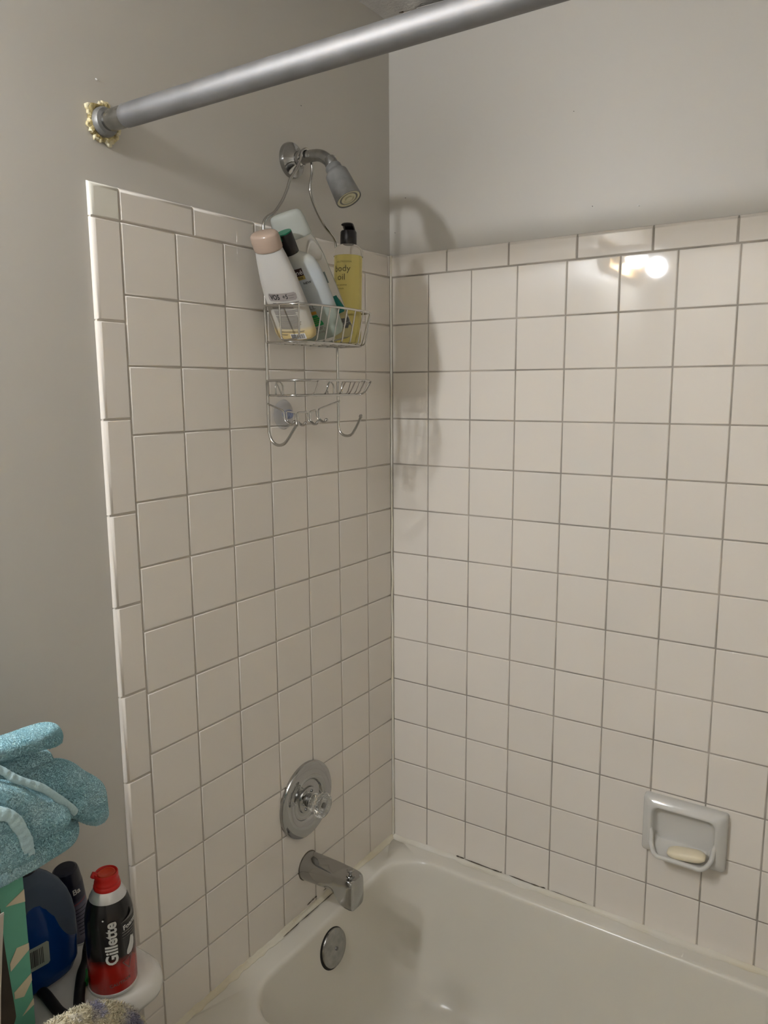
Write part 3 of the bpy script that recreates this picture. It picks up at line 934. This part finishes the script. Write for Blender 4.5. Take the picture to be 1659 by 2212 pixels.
b = thing('shampoo_bottle', 'frosted bottle with green-topped black cap leaning behind the white bottle', 'bottle', (0.0785, -0.362, FL+0.0110))
stand(b, (0.01, -0.64, 1), (0.34, -1, 0))
b.scale = (1, 1, 1.06)
mesh('body', *B.vf(), mb, b, ang=60)
capb = mesh('cap', *lathe([(.0146, .1620), (.0151, .1630), (.0151, .1965), (.0147, .1977), (.0, .1977)], 40), 'cap_black', b)
mesh('cap_top', *lathe([(.0149, .1973), (.0149, .1988), (.0144, .1995), (0, .1995)], 40), 'cap_green', capb)
mesh('cap_tab', *lathe([(.0157, 0), (.0157, .0)], 8) if False else ([(0.0154*math.cos(t), 0.0154*math.sin(t), z) for z in (.1890, .1988) for t in [R_(215+k*8) for k in range(7)]],
     [(k, k+1, k+8, k+7) for k in range(6)]), 'cap_green', capb)
fb = lambda w, z: B.front(w, z*0.875); fb2 = lambda w, z: B.front(w, z*0.875, .0010)
print_on('brand_panel', poly2d(rect2d(-.030, .0135, .1430, .1580)), fb, 'label_brown', b)
print_on('lettering', place2d(text2d('né', .0135, .004), .0065, .1500), fb2, 'print_white', b)
print_on('gold_band', poly2d(rect2d(-.030, .0145, .1350, .1430)), fb, 'label_gold', b)
print_on('lettering', place2d(text2d('SELE', .0058, .01), .005, .1390), fb2, 'label_brown', b)
print_on('lettering', place2d(text2d('NEW', .0066, .02), .0150, .1270), fb2, 'print_black', b)
print_on('lettering', place2d(text2d('UILL', .0115, .0), .001, .0750), fb2, 'print_text', b)
print_on('orange_band', poly2d(rect2d(-.030, .0105, .0600, .0665)), fb, 'label_orange', b)
print_on('green_band', poly2d([(-.030, .0345), (.0155, .0345), (.0165, .038), (.0095, .0585), (-.030, .0585)]), fb, 'label_green', b)
print_on('fine_print', poly2d(rect2d(-.018, .011, .052, .0528), rect2d(-.018, .012, .0478, .0486), rect2d(-.018, .010, .0436, .0444), rect2d(-.018, .013, .0394, .0402)), fb2, 'label_gold', b)['kind'] = 'stuff'
print_on('fine_print', poly2d(rect2d(-.015, .0135, .0295, .0308), rect2d(-.015, .011, .0262, .0276), rect2d(.0145, .0165, .0262, .0278)), fb, 'print_text', b)['kind'] = 'stuff'
print_on('lettering', place2d(text2d('(180 mL)', .0070, .0), .004, .0205), fb2, 'print_text', b)

# -- C: clear bottle behind
mat('clear_plastic', (0.90, 0.905, 0.88), 0.10, trans=0.88, ior=1.10, spec=0.5)
mat('cap_translucent', hexc('#d3d6cf'), 0.18, trans=0.55, ior=1.15)
C = Bottle([(0.0, 0.0310, 0.0080, 2.3), (.004, 0.0388, 0.0120, 2.3), (.014, 0.0427, 0.0140, 2.3), (.10, 0.0446, 0.0148, 2.2), (.165, 0.0436, 0.0144, 2.2), (.195, 0.0398, 0.0136, 2.1), (.208, 0.0349, 0.0128, 2.0)], 4)
c = thing('conditioner_bottle', 'clear bottle with translucent cap, tallest at the back of the caddy', 'bottle', (0.0755, -0.3165, FL+0.0090))
stand(c, (-0.07, -0.60, 1), (0.18, -1, 0))
c.scale = (1, 1, 1.01)
mesh('body', *C.vf(), 'clear_plastic', c, ang=60)
mesh('cap', *Bottle([(.2075, .0355, .0180, 2.0), (.210, .0368, .0190, 2.0), (.238, .0350, .0182, 2.0), (.2500, .0325, .0168, 2.0), (.2540, .0275, .0138, 2.0), (.2555, .019, .009, 2.0)], 3).vf(), 'cap_translucent', c, ang=45)
fc = lambda w, z: C.front(w, z); fc2 = lambda w, z: C.front(w, z, .0010)
print_on('grey_panel', poly2d(rect2d(-.02, .0365, .115, .137)), fc, mat('label_greygreen', hexc('#6d7a78'), 0.5), c)
print_on('teal_panel', poly2d([(-.02, .053), (.0420, .053), (.0440, .062), (.0400, .088), (-.02, .088)]), fc, 'label_teal', c)

# -- D: yellow body oil
m = mat('body_oil', hexc('#ecdf92'), 0.06, trans=0.70, ior=1.18)
mat('clear_shell', (0.95, 0.95, 0.94), 0.05, trans=0.97, ior=1.06, spec=0.5)
mat('print_olive', hexc('#332b08'), 0.5)
d = thing('body_oil_bottle', 'clear bottle of yellow body oil with black flip cap standing upright', 'bottle', (0.0755, -0.2800, FL+0.0022), (R_(-2.5), 0, R_(0)))
RD = 0.0272
d.scale = (1.09, 1.09, 1.07)
mesh('oil', *lathe([(0, .0005), (.024, .0005), (RD-.0018, .004), (RD-.0012, .02), (RD-.0012, .160), (0, .160)], 48), m, d)
mesh('upper_shell', *lathe([(RD, .1602), (RD, .170), (RD-.002, .1755), (RD-.008, .1800), (.0148, .1818), (.0145, .1822)], 48), 'clear_shell', d)
cap = mesh('cap', *lathe([(.0150, .1813), (.0153, .1822), (.0150, .2045), (.0138, .2068), (.0, .2068)], 40), 'cap_black', d)
fl = [(0.0, .0125, .2040), (0.0, .0128, .2080), (0.0, .006, .2120), (0.0, -.004, .2155), (0.0, -.0125, .2170), (0, -.0165, .2145)]
fv, ff = tube(catmull(fl, 5), 0.0030, 12)
fv = [(q[0]*3.6, q[1], q[2]) for q in fv]
ang = R_(25)
fv = [(x*math.cos(ang)-y*math.sin(ang), x*math.sin(ang)+y*math.cos(ang), z) for x, y, z in fv]
mesh('flip_lid', fv, ff, 'cap_black', cap)
PH = R_(-80)
def oil(u, v): return on_cyl(RD-.0012, PH)(u, v)
for t, s, bd, du, z in (('NEUTROGENA', .0044, .0, .0035, .1470), ('body', .0162, .0, 0.0, .1345), ('oil', .0162, .0, -.001, .1190), ('light sesame', .0048, .0, -.002, .1050), ('formula', .0048, .0, -.003, .0985)):
    print_on('lettering', place2d(text2d(t, s, bd), du, z), oil, 'print_olive', d, 0.0015)
print_on('black_panel', poly2d(rect2d(-.014, .012, .027, .044)), oil, 'cap_black', d, .0015)
print_on('lettering', place2d(text2d('LT', .007, .01), .006, .034), on_cyl(RD-.0009, PH), 'print_white', d, .0015)

# ================================================================== TOILET
TZL = 0.74
TYC = -1.152
to = thing('toilet', 'white porcelain toilet with tank lid beside the tiled wall edge', 'toilet', (0.30, TYC, 0))
tl = to.location
def tmesh(name, loops, parent=to, m='porcelain', **k):
    v, f = loft(loops)
    return mesh(name, v, f, m, parent, off=tl, **k)
def tmesh_ring(name, loops, **k):
    v, f = loft(loops, True, False, False)
    n = len(loops[0]); L = len(loops)
    f += [((L-1)*n+j, (L-1)*n+(j+1) % n, (j+1) % n, j) for j in range(n)]
    return mesh(name, v, f, 'porcelain', to, off=tl, **k)
hwL = 0.237
loops = []
for z, ins, r in ((TZL-.044, .012, .028), (TZL-.040, .004, .034), (TZL-.030, .0, .038), (TZL-.018, .0, .040), (TZL-.008, .003, .040), (TZL-.002, .010, .036), (TZL, .020, .030), (TZL+.0015, .05, .02)):
    loops.append(rrect(0.002+ins*0.2, 0.213-ins, TYC-hwL+ins, TYC+hwL-ins, r, z, 8))
tmesh('tank_lid', loops, ang=60)
loops = []
for z, ins, r in ((0.385, .030, .03), (0.41, .016, .035), (0.60, .006, .035), (TZL-.042, .0, .035)):
    loops.append(rrect(0.006, 0.195-ins, TYC-0.205+ins, TYC+0.205-ins, r, z, 8))
tank = tmesh('tank', loops, ang=60)
lv = fillet([(0.19, TYC-0.15, .655), (0.212, TYC-0.15, .655), (0.216, TYC-0.075, .648)], .01, 4)
mesh('flush_lever', *tube(lv, .006, 12), 'chrome', tank, off=tl)
def oval(z, x0, x1, hw, n=2.3):
    xc, a = (x0+x1)/2, (x1-x0)/2
    return [(xc+p, TYC+q, z) for p, q in supere(a, hw, n, 48)]
tmesh('bowl', [oval(0.0, .16, .52, .105), oval(.03, .16, .51, .10), oval(.15, .15, .50, .095), oval(.25, .12, .56, .135), oval(.34, .06, .645, .175), oval(.385, .04, .665, .185), oval(.398, .05, .655, .178), oval(.398, .285, .605, .125), oval(.37, .29, .60, .12), oval(.27, .31, .56, .095), oval(.20, .34, .50, .06), oval(.19, .38, .46, .03)], ang=60)
tmesh_ring('seat', [oval(.399, .215, .662, .180), oval(.402, .21, .668, .186), oval(.415, .21, .668, .186), oval(.420, .218, .66, .178), oval(.420, .30, .59, .11), oval(.412, .296, .594, .114), oval(.399, .298, .592, .112)], ang=50)
# raised lid under the cover
lo = []
def lid_outline(zb, zt, hw, n=2.4, k=40):
    out = []
    for j in range(k):
        t = 2*math.pi*j/k
        cc, ss = math.cos(t), math.sin(t)
        y = hw*math.copysign(abs(cc)**(2/n), cc)
        z = (zt+zb)/2 + (zt-zb)/2*math.copysign(abs(ss)**(2/n), ss)
        out.append((y, z))
    return out
LO = lid_outline(.425, .792, .163)
mesh('lid', *loft([[(x, TYC+y*s, .61+(z-.61)*s) for y, z in LO] for x, s in ((.221, .97), (.224, 1.0), (.236, 1.0), (.240, .97))]), 'porcelain', to, off=tl, ang=50)

# fluffy cover over the raised lid
m = mat('cover_pile', hexc('#dbd2b8'), 0.95, col2=hexc('#9a97a8'), vscale=16, spec=0.1)
nt = m.node_tree
rp = [n for n in nt.nodes if n.type == 'VALTORGB'][0]
rp.color_ramp.elements[0].position = 0.36; rp.color_ramp.elements[1].position = 0.45
e = rp.color_ramp.elements.new(0.62); e.color = (*hexc('#d9cfb4'), 1)
e = rp.color_ramp.elements.new(0.70); e.color = (*hexc('#b7ab8a'), 1)
cv = thing('toilet_lid_cover', 'fluffy cream and lavender terry cover over the raised toilet lid', 'lid cover', (0.23, TYC, .42))
LC = lid_outline(.42, .803, .178, 2.4, 36)
pv = pillow([(TYC+y, z) for y, z in LC], .231, .021, rings=8, n=3, noise_amp=.004, nscale=55, flat=.32)
mesh('cover_cloth', *pv, m, cv, off=cv.location, ang=80)
o = mesh('pile', *tufts(pv, 46000, .0056, .0009, random.Random(5), .8), m, cv, off=cv.location, ang=180)
o['kind'] = 'stuff'

# ================================================================== THINGS ON THE TANK LID
TOP = TZL+0.0015
# shaving foam can
m = mat('can_paint', (0.012, 0.011, 0.011), 0.22, spec=0.5)
zramp(m, [(0.0, hexc('#a81c10')), (0.44, hexc('#a01a10')), (0.56, hexc('#4a0e0a')), (0.60, (0.012, 0.011, 0.011)), (1.0, (0.012, 0.011, 0.011))], 0.0, 0.095)
mat('can_silver', (0.66, 0.66, 0.66), 0.33, metal=0.55)
mat('can_white', hexc('#c9c9c4'), 0.4)
mat('cap_red', hexc('#c21a10'), 0.32)
mat('cap_red_inner', hexc('#c93a16'), 0.35)
mat('print_dim', hexc('#6e6a66'), 0.5)
RC = 0.0325
g = thing('shaving_foam_can', 'black and red shaving foam can with red cap on the tank lid', 'spray can', (0.173, -0.988, TOP))
mesh('can_body', *lathe([(RC-.0006, .004), (RC, .0055), (RC, .100), (RC-.0006, .108), (RC-.0025, .118), (RC-.0055, .1280), (RC-.0080, .1335)], 64), m, g)
mesh('base_rim', *lathe([(RC-.006, 0.0), (RC-.001, 0.0), (RC+.0005, .0012), (RC+.0006, .0042), (RC-.001, .0052)], 64), 'can_white', g)
mesh('shoulder', *lathe([(RC-.0078, .1333), (RC-.0078, .1345), (RC-.0130, .1440), (RC-.0145, .1462), (.0150, .1466)], 64), 'can_silver', g)
cp = mesh('cap', *lathe([(.0150, .1450), (.0176, .1456), (.0182, .1478), (.0179, .1505), (.0166, .1522), (.0169, .1545), (.0166, .1562), (.0154, .1580), (.0158, .1620), (.0157, .1668), (.0148, .1680), (.0137, .1673), (.0128, .1653), (0, .1633)], 48), 'cap_red', g, ang=40)
mesh('button', *lathe([(0.0121, .1648), (.0118, .1668), (.0105, .1670), (.0085, .1656), (0, .1650)], 40, (0.0005, 0.0, 0)), 'cap_red_inner', cp)
pc = R_(-34.8)
nz = Vector((math.cos(R_(-130)), math.sin(R_(-130)), 0))
mesh('nozzle', *lathe([(.0042, .0), (.0046, .005), (.0040, .0075), (.0, .0080)], 20, nz*0.0125+Vector((0, 0, .1633)), nz+Vector((0, 0, 0.55))), 'cap_red', cp)
print_on('lettering', place2d(text2d('Gillette', .0222, .030, 0.95), .001, .0805, 90), on_cyl(RC, pc), 'can_white', g, .002)
print_on('registered_mark', poly2d([(.0014*math.cos(t)-.0085, .0014*math.sin(t)+.1165) for t in [k*math.pi/4 for k in range(8)]]), on_cyl(RC, pc), 'can_white', g)
pf = R_(8)
print_on('lettering', place2d(text2d('Foamy', .0100, .03), .006, .0975, 8), on_cyl(RC, pf), 'can_white', g, .0015)
print_on('fine_print', poly2d(rect2d(-.009, .014, .0895, .0915), rect2d(-.009, .010, .0855, .0875), rect2d(-.009, .012, .0820, .0830)), on_cyl(RC, pf), 'print_dim', g, .002)['kind'] = 'stuff'
print_on('grey_swoosh', poly2d([(-.010, .1055), (.004, .1105), (.012, .117), (.014, .1165), (.013, .1075)]), on_cyl(RC-.0006, pf, .0012), 'print_dim', g, .002)
print_on('foam_picture', poly2d(*[[(x_, z_+.013) for x_, z_ in pp] for pp in ([(-.006, .043), (-.003, .0405), (.002, .0415), (.006, .045), (.0085, .050), (.0095, .057), (.008, .064), (.0045, .0645), (.003, .0665), (.0015, .064), (-.001, .056), (-.0055, .048)],)]), on_cyl(RC, R_(12)), 'can_white', g, .002)
print_on('lettering', place2d(text2d('CAUTION', .0068, .0, 0.95), .002, .0185, 6), on_cyl(RC, R_(-22)), 'print_dim', g, .002)
tri = [(-.009, .047), (.006, .053), (.0005, .034)]
def tri_line(p, q, w=.0004):
    dx, dy = q[0]-p[0], q[1]-p[1]; L = math.hypot(dx, dy); nx, ny = -dy/L*w, dx/L*w
    return [(p[0]+nx, p[1]+ny), (q[0]+nx, q[1]+ny), (q[0]-nx, q[1]-ny), (p[0]-nx, p[1]-ny)]
print_on('triangle_mark', poly2d(*[tri_line(tri[i], tri[(i+1) % 3]) for i in range(3)]), on_cyl(RC, R_(5)), 'print_dim', g, .002)

# navy spray can
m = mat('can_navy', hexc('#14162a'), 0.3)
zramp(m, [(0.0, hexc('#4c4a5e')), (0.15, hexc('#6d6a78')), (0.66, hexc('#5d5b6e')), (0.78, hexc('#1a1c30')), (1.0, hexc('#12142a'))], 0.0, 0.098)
mat('cap_navy', hexc('#0d0f22'), 0.3)
n_ = thing('deodorant_can', 'slim navy spray can standing behind the blue bottle', 'spray can', (0.056, -0.960, TOP+.0018), (R_(7.5), 0, 0))
RN = 0.0205
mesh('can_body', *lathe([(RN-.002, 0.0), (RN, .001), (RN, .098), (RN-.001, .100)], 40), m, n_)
mesh('base_rim', *lathe([(RN-.003, -.0005), (RN+.0004, 0.0), (RN+.0006, .0028), (RN-.0006, .0036)], 40), 'can_white', n_)
mesh('cap', *lathe([(RN-.0002, .099), (RN-.0006, .101), (RN-.0018, .116), (RN-.0030, .1205), (RN-.006, .1230), (0, .1238)], 40), 'cap_navy', n_)
pn = R_(3)
print_on('lettering', place2d(text2d('Ba', .0125, .02), -.002, .0905), on_cyl(RN, pn), 'can_white', n_, .0015)
print_on('red_line', poly2d([(-.010, .0690), (.012, .0715), (.012, .0728), (-.010, .0703)]), on_cyl(RN, pn), mat('print_red', hexc('#8d3a3f'), 0.5), n_, .0015)
print_on('fine_print', poly2d(*[rect2d(-.010, .010-(k % 3)*.003, .060-k*.006, .0612-k*.006) for k in range(8)]), on_cyl(RN, pn), 'cap_navy', n_, .0015)['kind'] = 'stuff'

# blue bottle
mat('blue_liquid', hexc('#0d3f86'), 0.09, trans=0.25, ior=1.3, spec=0.5)
mat('blue_shell', hexc('#6a7688'), 0.12, trans=0.45, ior=1.08, spec=0.5)
bl = thing('blue_mouthwash_bottle', 'wide rounded bottle of dark blue liquid with barcode sticker', 'bottle', (0.088, -1.0565, TOP), (0, 0, R_(90-8)))
BLs = [(0.0, .046, .017, 2.2), (.006, .057, .023, 2.3), (.020, .0635, .026, 2.4), (.055, .0655, .027, 2.4), (.085, .0650, .027, 2.4), (.105, .0620, .026, 2.3), (.125, .0560, .025, 2.2), (.145, .0455, .0235, 2.1), (.160, .0320, .021, 2.0), (.172, .0180, .017, 2.0), (.178, .0150, .015, 2.0)]
BL = Bottle(BLs, 8)
mesh('shell', *BL.vf(seg=128), 'blue_shell', bl, ang=60)
BI = Bottle([(z, a*0.90, b+.0006, nn) for z, a, b, nn in BLs], 4)
LQ = Bottle([(0.001, .044, .0172, 2.2)]+[(z, a*0.985+0.0006, b+.0007, nn) for z, a, b, nn in BLs[1:4]]+[(.085, .0595, .0277, 2.4), (.105, .0535, .0268, 2.3), (.122, .0430, .0258, 2.2), (.131, .0300, .0250, 2.2), (.134, .014, .0240, 2.2)], 8)
mesh('liquid', *LQ.vf(seg=128), 'blue_liquid', bl, ang=60)
mesh('cap', *lathe([(.0165, .176), (.017, .178), (.017, .200), (.015, .203), (0, .203)], 32), 'cap_navy', bl)
fq = lambda w, z: LQ.front(w, z, .0006); fq2 = lambda w, z: LQ.front(w, z, .0010)
print_on('sticker', poly2d([(-.030, .044), (.012, .044), (.0145, .0465), (.0145, .0755), (.012, .078), (-.030, .078)]), fq, mat('sticker_grey', hexc('#98a096'), 0.5), bl)
bars = []; z = .0505; rr = random.Random(8)
x = -.026
while x < .0055:
    w = rr.choice((.0007, .0010, .0016)); bars.append(rect2d(x, x+w, .0495, .0735)); x += w+rr.choice((.0007, .0010, .0014))
print_on('barcode', poly2d(*bars), fq2, 'print_black', bl)['kind'] = 'stuff'

# black strap loop with green tab
m = mat('black_rubber', (0.010, 0.009, 0.009), 0.5)
stp = thing('black_strap', 'black looped strap lying on the tank lid around the blue bottle', 'strap', (0.13, -1.03, TOP))
sp_ = [(0.100, -0.968, .030), (0.106, -0.980, .018), (0.115, -0.990, .007), (0.128, -1.006, .0055), (0.146, -1.022, .0055), (0.166, -1.038, .0055), (0.184, -1.052, .0060), (0.186, -1.064, .0060), (0.166, -1.067, .0055), (0.145, -1.064, .0060), (0.126, -1.0605, .0060), (0.113, -1.0590, .0060)]
mesh('strap_loop', *tube(catmull([(x, y, TOP+z) for x, y, z in sp_], 6), 0.0076, 12, flat=0.72), m, stp, off=stp.location)
hook = [(0.098, -0.966, .032), (0.104, -0.972, .038), (0.110, -0.982, .034), (0.112, -0.986, .026), (0.108, -0.984, .020)]
mesh('buckle', *tube(catmull([(x, y, TOP+z) for x, y, z in hook], 6), 0.0042, 10), m, stp, off=stp.location)
mesh('green_tab', *tube(catmull([(0.132, -1.0015, TOP+.0060), (0.141, -1.0095, TOP+.0052), (0.150, -1.0175, TOP+.0052)], 6), 0.0042, 10), mat('tab_green', hexc('#0d7a2e'), 0.4), stp, off=stp.location)

# teal patterned box
m_teal = mat('box_teal', hexc('#69b399'), 0.55, var=0.06, vscale=9)
m_cream = mat('box_cream', hexc('#d8ccb0'), 0.6)
BX1, BY1, BZ1 = 0.162, -1.0985, 0.972
bx = thing('teal_box', 'tall teal carton with cream paper shapes on the tank lid', 'box', (0.134, -1.17, TOP))
def bevel_box(x0, x1, y0, y1, z0, z1, r=.0015):
    return loft([rrect(x0+i, x1-i, y0+i, y1-i, r, z, 3) for z, i in ((z0, r), (z0+r, 0), (z1-r, 0), (z1, r))])
mesh('carton', *bevel_box(0.106, BX1, -1.245, BY1, TOP, BZ1), m_teal, bx, off=bx.location, ang=40)
def shape(pts):
    vs = [(BX1+e, y, z) for e in (-0.0002, 0.0007) for y, z in pts]
    k = len(pts)
    fs = [tuple(range(k)), tuple(range(2*k-1, k-1, -1))]+[(i, (i+1) % k, k+(i+1) % k, k+i) for i in range(k)]
    mesh('paper_shape', vs, fs, m_cream, bx, off=bx.location, smooth=False)
for pts in ([(-1.0990, .9270), (-1.0990, .9440), (-1.1240, .9345)], [(-1.1330, .9270), (-1.1265, .9265), (-1.1310, .9215)],
            [(-1.0990, .8690), (-1.0990, .8600), (-1.1250, .8460), (-1.1250, .8570), (-1.1150, .8720)],
            [(-1.0990, .8260), (-1.0990, .8160), (-1.1110, .8010), (-1.1230, .8060), (-1.1230, .8150)],
            [(-1.0990, .7900), (-1.0990, .7810), (-1.1150, .7760)], [(-1.0990, .7530), (-1.0990, .7420), (-1.120, .7420), (-1.113, .7520)],
            [(-1.150, .90), (-1.150, .885), (-1.175, .872), (-1.170, .895)], [(-1.160, .82), (-1.155, .80), (-1.185, .79)]):
    shape(pts)
# wooden board and white card
mw = mat('dark_wood', hexc('#4a3f33'), 0.6, col2=hexc('#2d241b'), vscale=14, bump=0.3, bscale=80)
wb = thing('wooden_board', 'dark rounded wooden board leaning against the teal carton', 'board', (0.176, -1.185, TOP))
ol = [(-1.1390, .948), (-1.1385, .900), (-1.1360, .850), (-1.1335, .806), (-1.1345, .795), (-1.142, .785), (-1.16, .780), (-1.21, .780), (-1.24, .79), (-1.245, .85), (-1.240, .95), (-1.22, .99), (-1.18, 1.0), (-1.150, .985), (-1.1425, .968)]
op = catmull([(0, y, z) for y, z in ol], 4, closed=True)
def slab(pts, xa, xb, r, lean=0.0):
    cy = sum(p.y for p in pts)/len(pts); cz = sum(p.z for p in pts)/len(pts)
    L = []
    for x, s in ((xa, 0.97), (xa+r, 1.0), (xb-r, 1.0), (xb, 0.97)):
        L.append([(x + lean*(p.z-0.78), cy+(p.y-cy)*s, cz+(p.z-cz)*s) for p in pts])
    return loft(L)
mesh('board', *slab(op, .168, .184, .004, -0.02), mw, wb, off=wb.location, ang=40)
mesh('handle', *slab(catmull([(0, -1.185, .79), (0, -1.20, .79), (0, -1.205, .76), (0, -1.20, TOP), (0, -1.18, TOP), (0, -1.178, .76)], 4, closed=True), .170, .182, .003, -0.02), mw, wb, off=wb.location, ang=40)
mcard = mat('white_card', hexc('#b9b2a6'), 0.6)
wc = thing('white_card', 'small white card propped in front of the dark wooden board', 'card', (0.197, -1.18, TOP))
cp_ = [Vector((0, y, z)) for y, z in ((-1.1405, .9480), (-1.1475, .90), (-1.1545, .85), (-1.160, .800), (-1.170, TOP), (-1.215, TOP), (-1.21, .95))]
mesh('card', *slab(cp_, .192, .1945, .0006, -0.03), mcard, wc, off=wc.location, smooth=False)

# ================================================================== BLUE TOWEL
mt = mat('terry_blue', hexc('#c2e3ea'), 0.95, col2=hexc('#a9d5de'), vscale=28, spec=0.1)
mh = mat('hem_blue', hexc('#b9d6dc'), 0.85, bump=0.4, bscale=300, spec=0.2)
tw = thing('blue_towel', 'crumpled light blue terry towel heaped above the tank on the teal carton', 'towel', (0.13, -1.10, BZ1))
tr = random.Random(21)
def px(y0, z0): return (y0, z0)
S = 0.000742
def uv(u, v):
    """sheet coordinates of the heap (drawn on the plane x = 0.17) to y, z"""
    y = -1.1175 + u*0.000603
    z = 1.1495 - (v-1590)*0.000575 - u*0.000190*1.22
    return (y, z)
def lobe(name, outline, xc, T, amp=.006, count=7000, flat=.7, m=mt, ns=32, back=1.0):
    sh_ = lambda p: (uv(*p)[0]-0.56*(xc-.17), uv(*p)[1]+0.594*(xc-.17))
    pv = pillow([sh_(p) for p in outline], xc, T, rings=9, n=6, noise_amp=amp, nscale=ns, flat=flat, back=back)
    o = mesh(name, *pv, m, tw, off=tw.location, ang=85)
    if count:
        q = mesh('pile', *tufts(pv, int(count*2.8), .0032, .00068, tr, .75), m, o, off=tw.location, ang=180)
        q['kind'] = 'stuff'
    return o
lobe('rolled_edge', [(-70, 1612), (-20, 1592), (40, 1572), (95, 1552), (118, 1549), (130, 1562), (131, 1578), (118, 1594), (70, 1606), (20, 1616), (-20, 1630), (-70, 1640)], .172, .022, .003, 7000, .55)
lobe('upper_fold', [(-70, 1630), (0, 1612), (60, 1602), (98, 1604), (112, 1626), (150, 1650), (140, 1690), (60, 1720), (-70, 1720)], .140, .026, .004, 6000, .6)
lobe('side_fold', [(20, 1668), (70, 1646), (118, 1632), (152, 1634), (180, 1660), (206, 1686), (224, 1718), (231, 1752), (224, 1780), (206, 1796), (186, 1795), (160, 1782), (140, 1772), (100, 1762), (50, 1740), (15, 1710)], .160, .030, .007, 11000, .6, ns=26)
lobe('front_fold', [(-70, 1660), (-10, 1672), (40, 1690), (84, 1716), (118, 1738), (130, 1764), (118, 1786), (88, 1800), (56, 1814), (0, 1836), (-70, 1850)], .192, .026, .006, 10000, .6, ns=30)
lobe('lower_fold', [(-70, 1790), (0, 1782), (80, 1770), (140, 1768), (150, 1782), (146, 1806), (120, 1832), (80, 1856), (40, 1874), (0, 1890), (-40, 1904), (-70, 1905)], .150, .032, .005, 9000, .6)
lobe('corner_flap', [(-70, 1730), (-20, 1738), (10, 1750), (28, 1768), (40, 1800), (46, 1832), (44, 1852), (20, 1862), (-20, 1874), (-70, 1886)], .214, .016, .003, 5000, .55)
pv = pillow([(-1.30, 1.00), (-1.18, .985), (-1.09, .985), (-1.075, 1.06), (-1.085, 1.15), (-1.12, 1.25), (-1.18, 1.285), (-1.26, 1.27), (-1.30, 1.16)], .062, .055, rings=9, n=6, noise_amp=.006, nscale=26, flat=.6)  # unseen fold, added to keep lamp light off the lower edging tiles
back = mesh('light_block_fold', *pv, mt, tw, off=tw.location, ang=85)
q = mesh('pile', *tufts(pv, 9000, .0036, .00085, tr, .75), mt, back, off=tw.location, ang=180)
q['kind'] = 'stuff'
def ribbon(name, pts, xs, w):
    C_ = catmull([(x, uv(*p)[0]-0.56*(x-.17), uv(*p)[1]+0.594*(x-.17)) for p, x in zip(pts, xs)], 8)
    L = []
    for k, q in enumerate(C_):
        t = C_[min(k+1, len(C_)-1)] - C_[max(k-1, 0)]
        side = Vector((0, -t.z, t.y)).normalized()
        ww = w*(1+0.07*math.sin(k*0.5)+0.03*math.sin(k*2.3))
        q = q + Vector((0.0007*math.sin(k*1.4), 0, 0))
        L.append([q + side*(ww*math.cos(a)) + Vector((0.0030*math.sin(a), 0, 0)) for a in [2*math.pi*j/14 for j in range(14)]])
    mesh(name, *loft(L), mh, tw, off=tw.location, ang=80)
ribbon('hem', [(-40, 1640), (0, 1656), (22, 1674), (52, 1688), (84, 1704), (112, 1728), (134, 1746), (150, 1764)], [.200, .203, .206, .208, .208, .206, .201, .190], .0048)
ribbon('hem', [(-30, 1744), (6, 1754), (22, 1774), (33, 1800), (39, 1828), (40, 1850)], [.226, .229, .230, .230, .229, .224], .0075)

# ================================================================== VANITY LIGHT (above the basin, behind the viewer's left)
mat('brass', hexc('#b58a3f'), 0.25, metal=1.0)
bulb_m = mat('bulb_glass', (1, 1, 1), 0.3, emit=BULB_COLOR, estr=BULB_STRENGTH)
vl = thing('vanity_light', 'brass vanity light bar with round globe bulbs on the wall', 'wall light', (0.0, -1.78, 2.075))
mesh('backplate', *loft([[(x, y, z) for y, z, _ in rrect(-.26+i, .26-i, -.055+i, .055-i, .012, 0, 4)] for x, i in ((-.008, 0), (.018, 0), (.024, .006))]), 'brass', vl)
for yb in (-0.15, 0.15):
    mesh('socket', *lathe([(.026, .020), (.026, .034), (.019, .038), (.019, .062), (.016, .064)], 32, (0, yb, 0), (1, 0, 0)), 'brass', vl)
    mesh('bulb', *lathe([(.0115, .058)]+[(.036*math.sin(a), .098-.036*math.cos(a)) for a in [R_(20+k*16) for k in range(10)]]+[(0, .134)], 32, (0, yb, 0), (1, 0, 0)), bulb_m, vl)
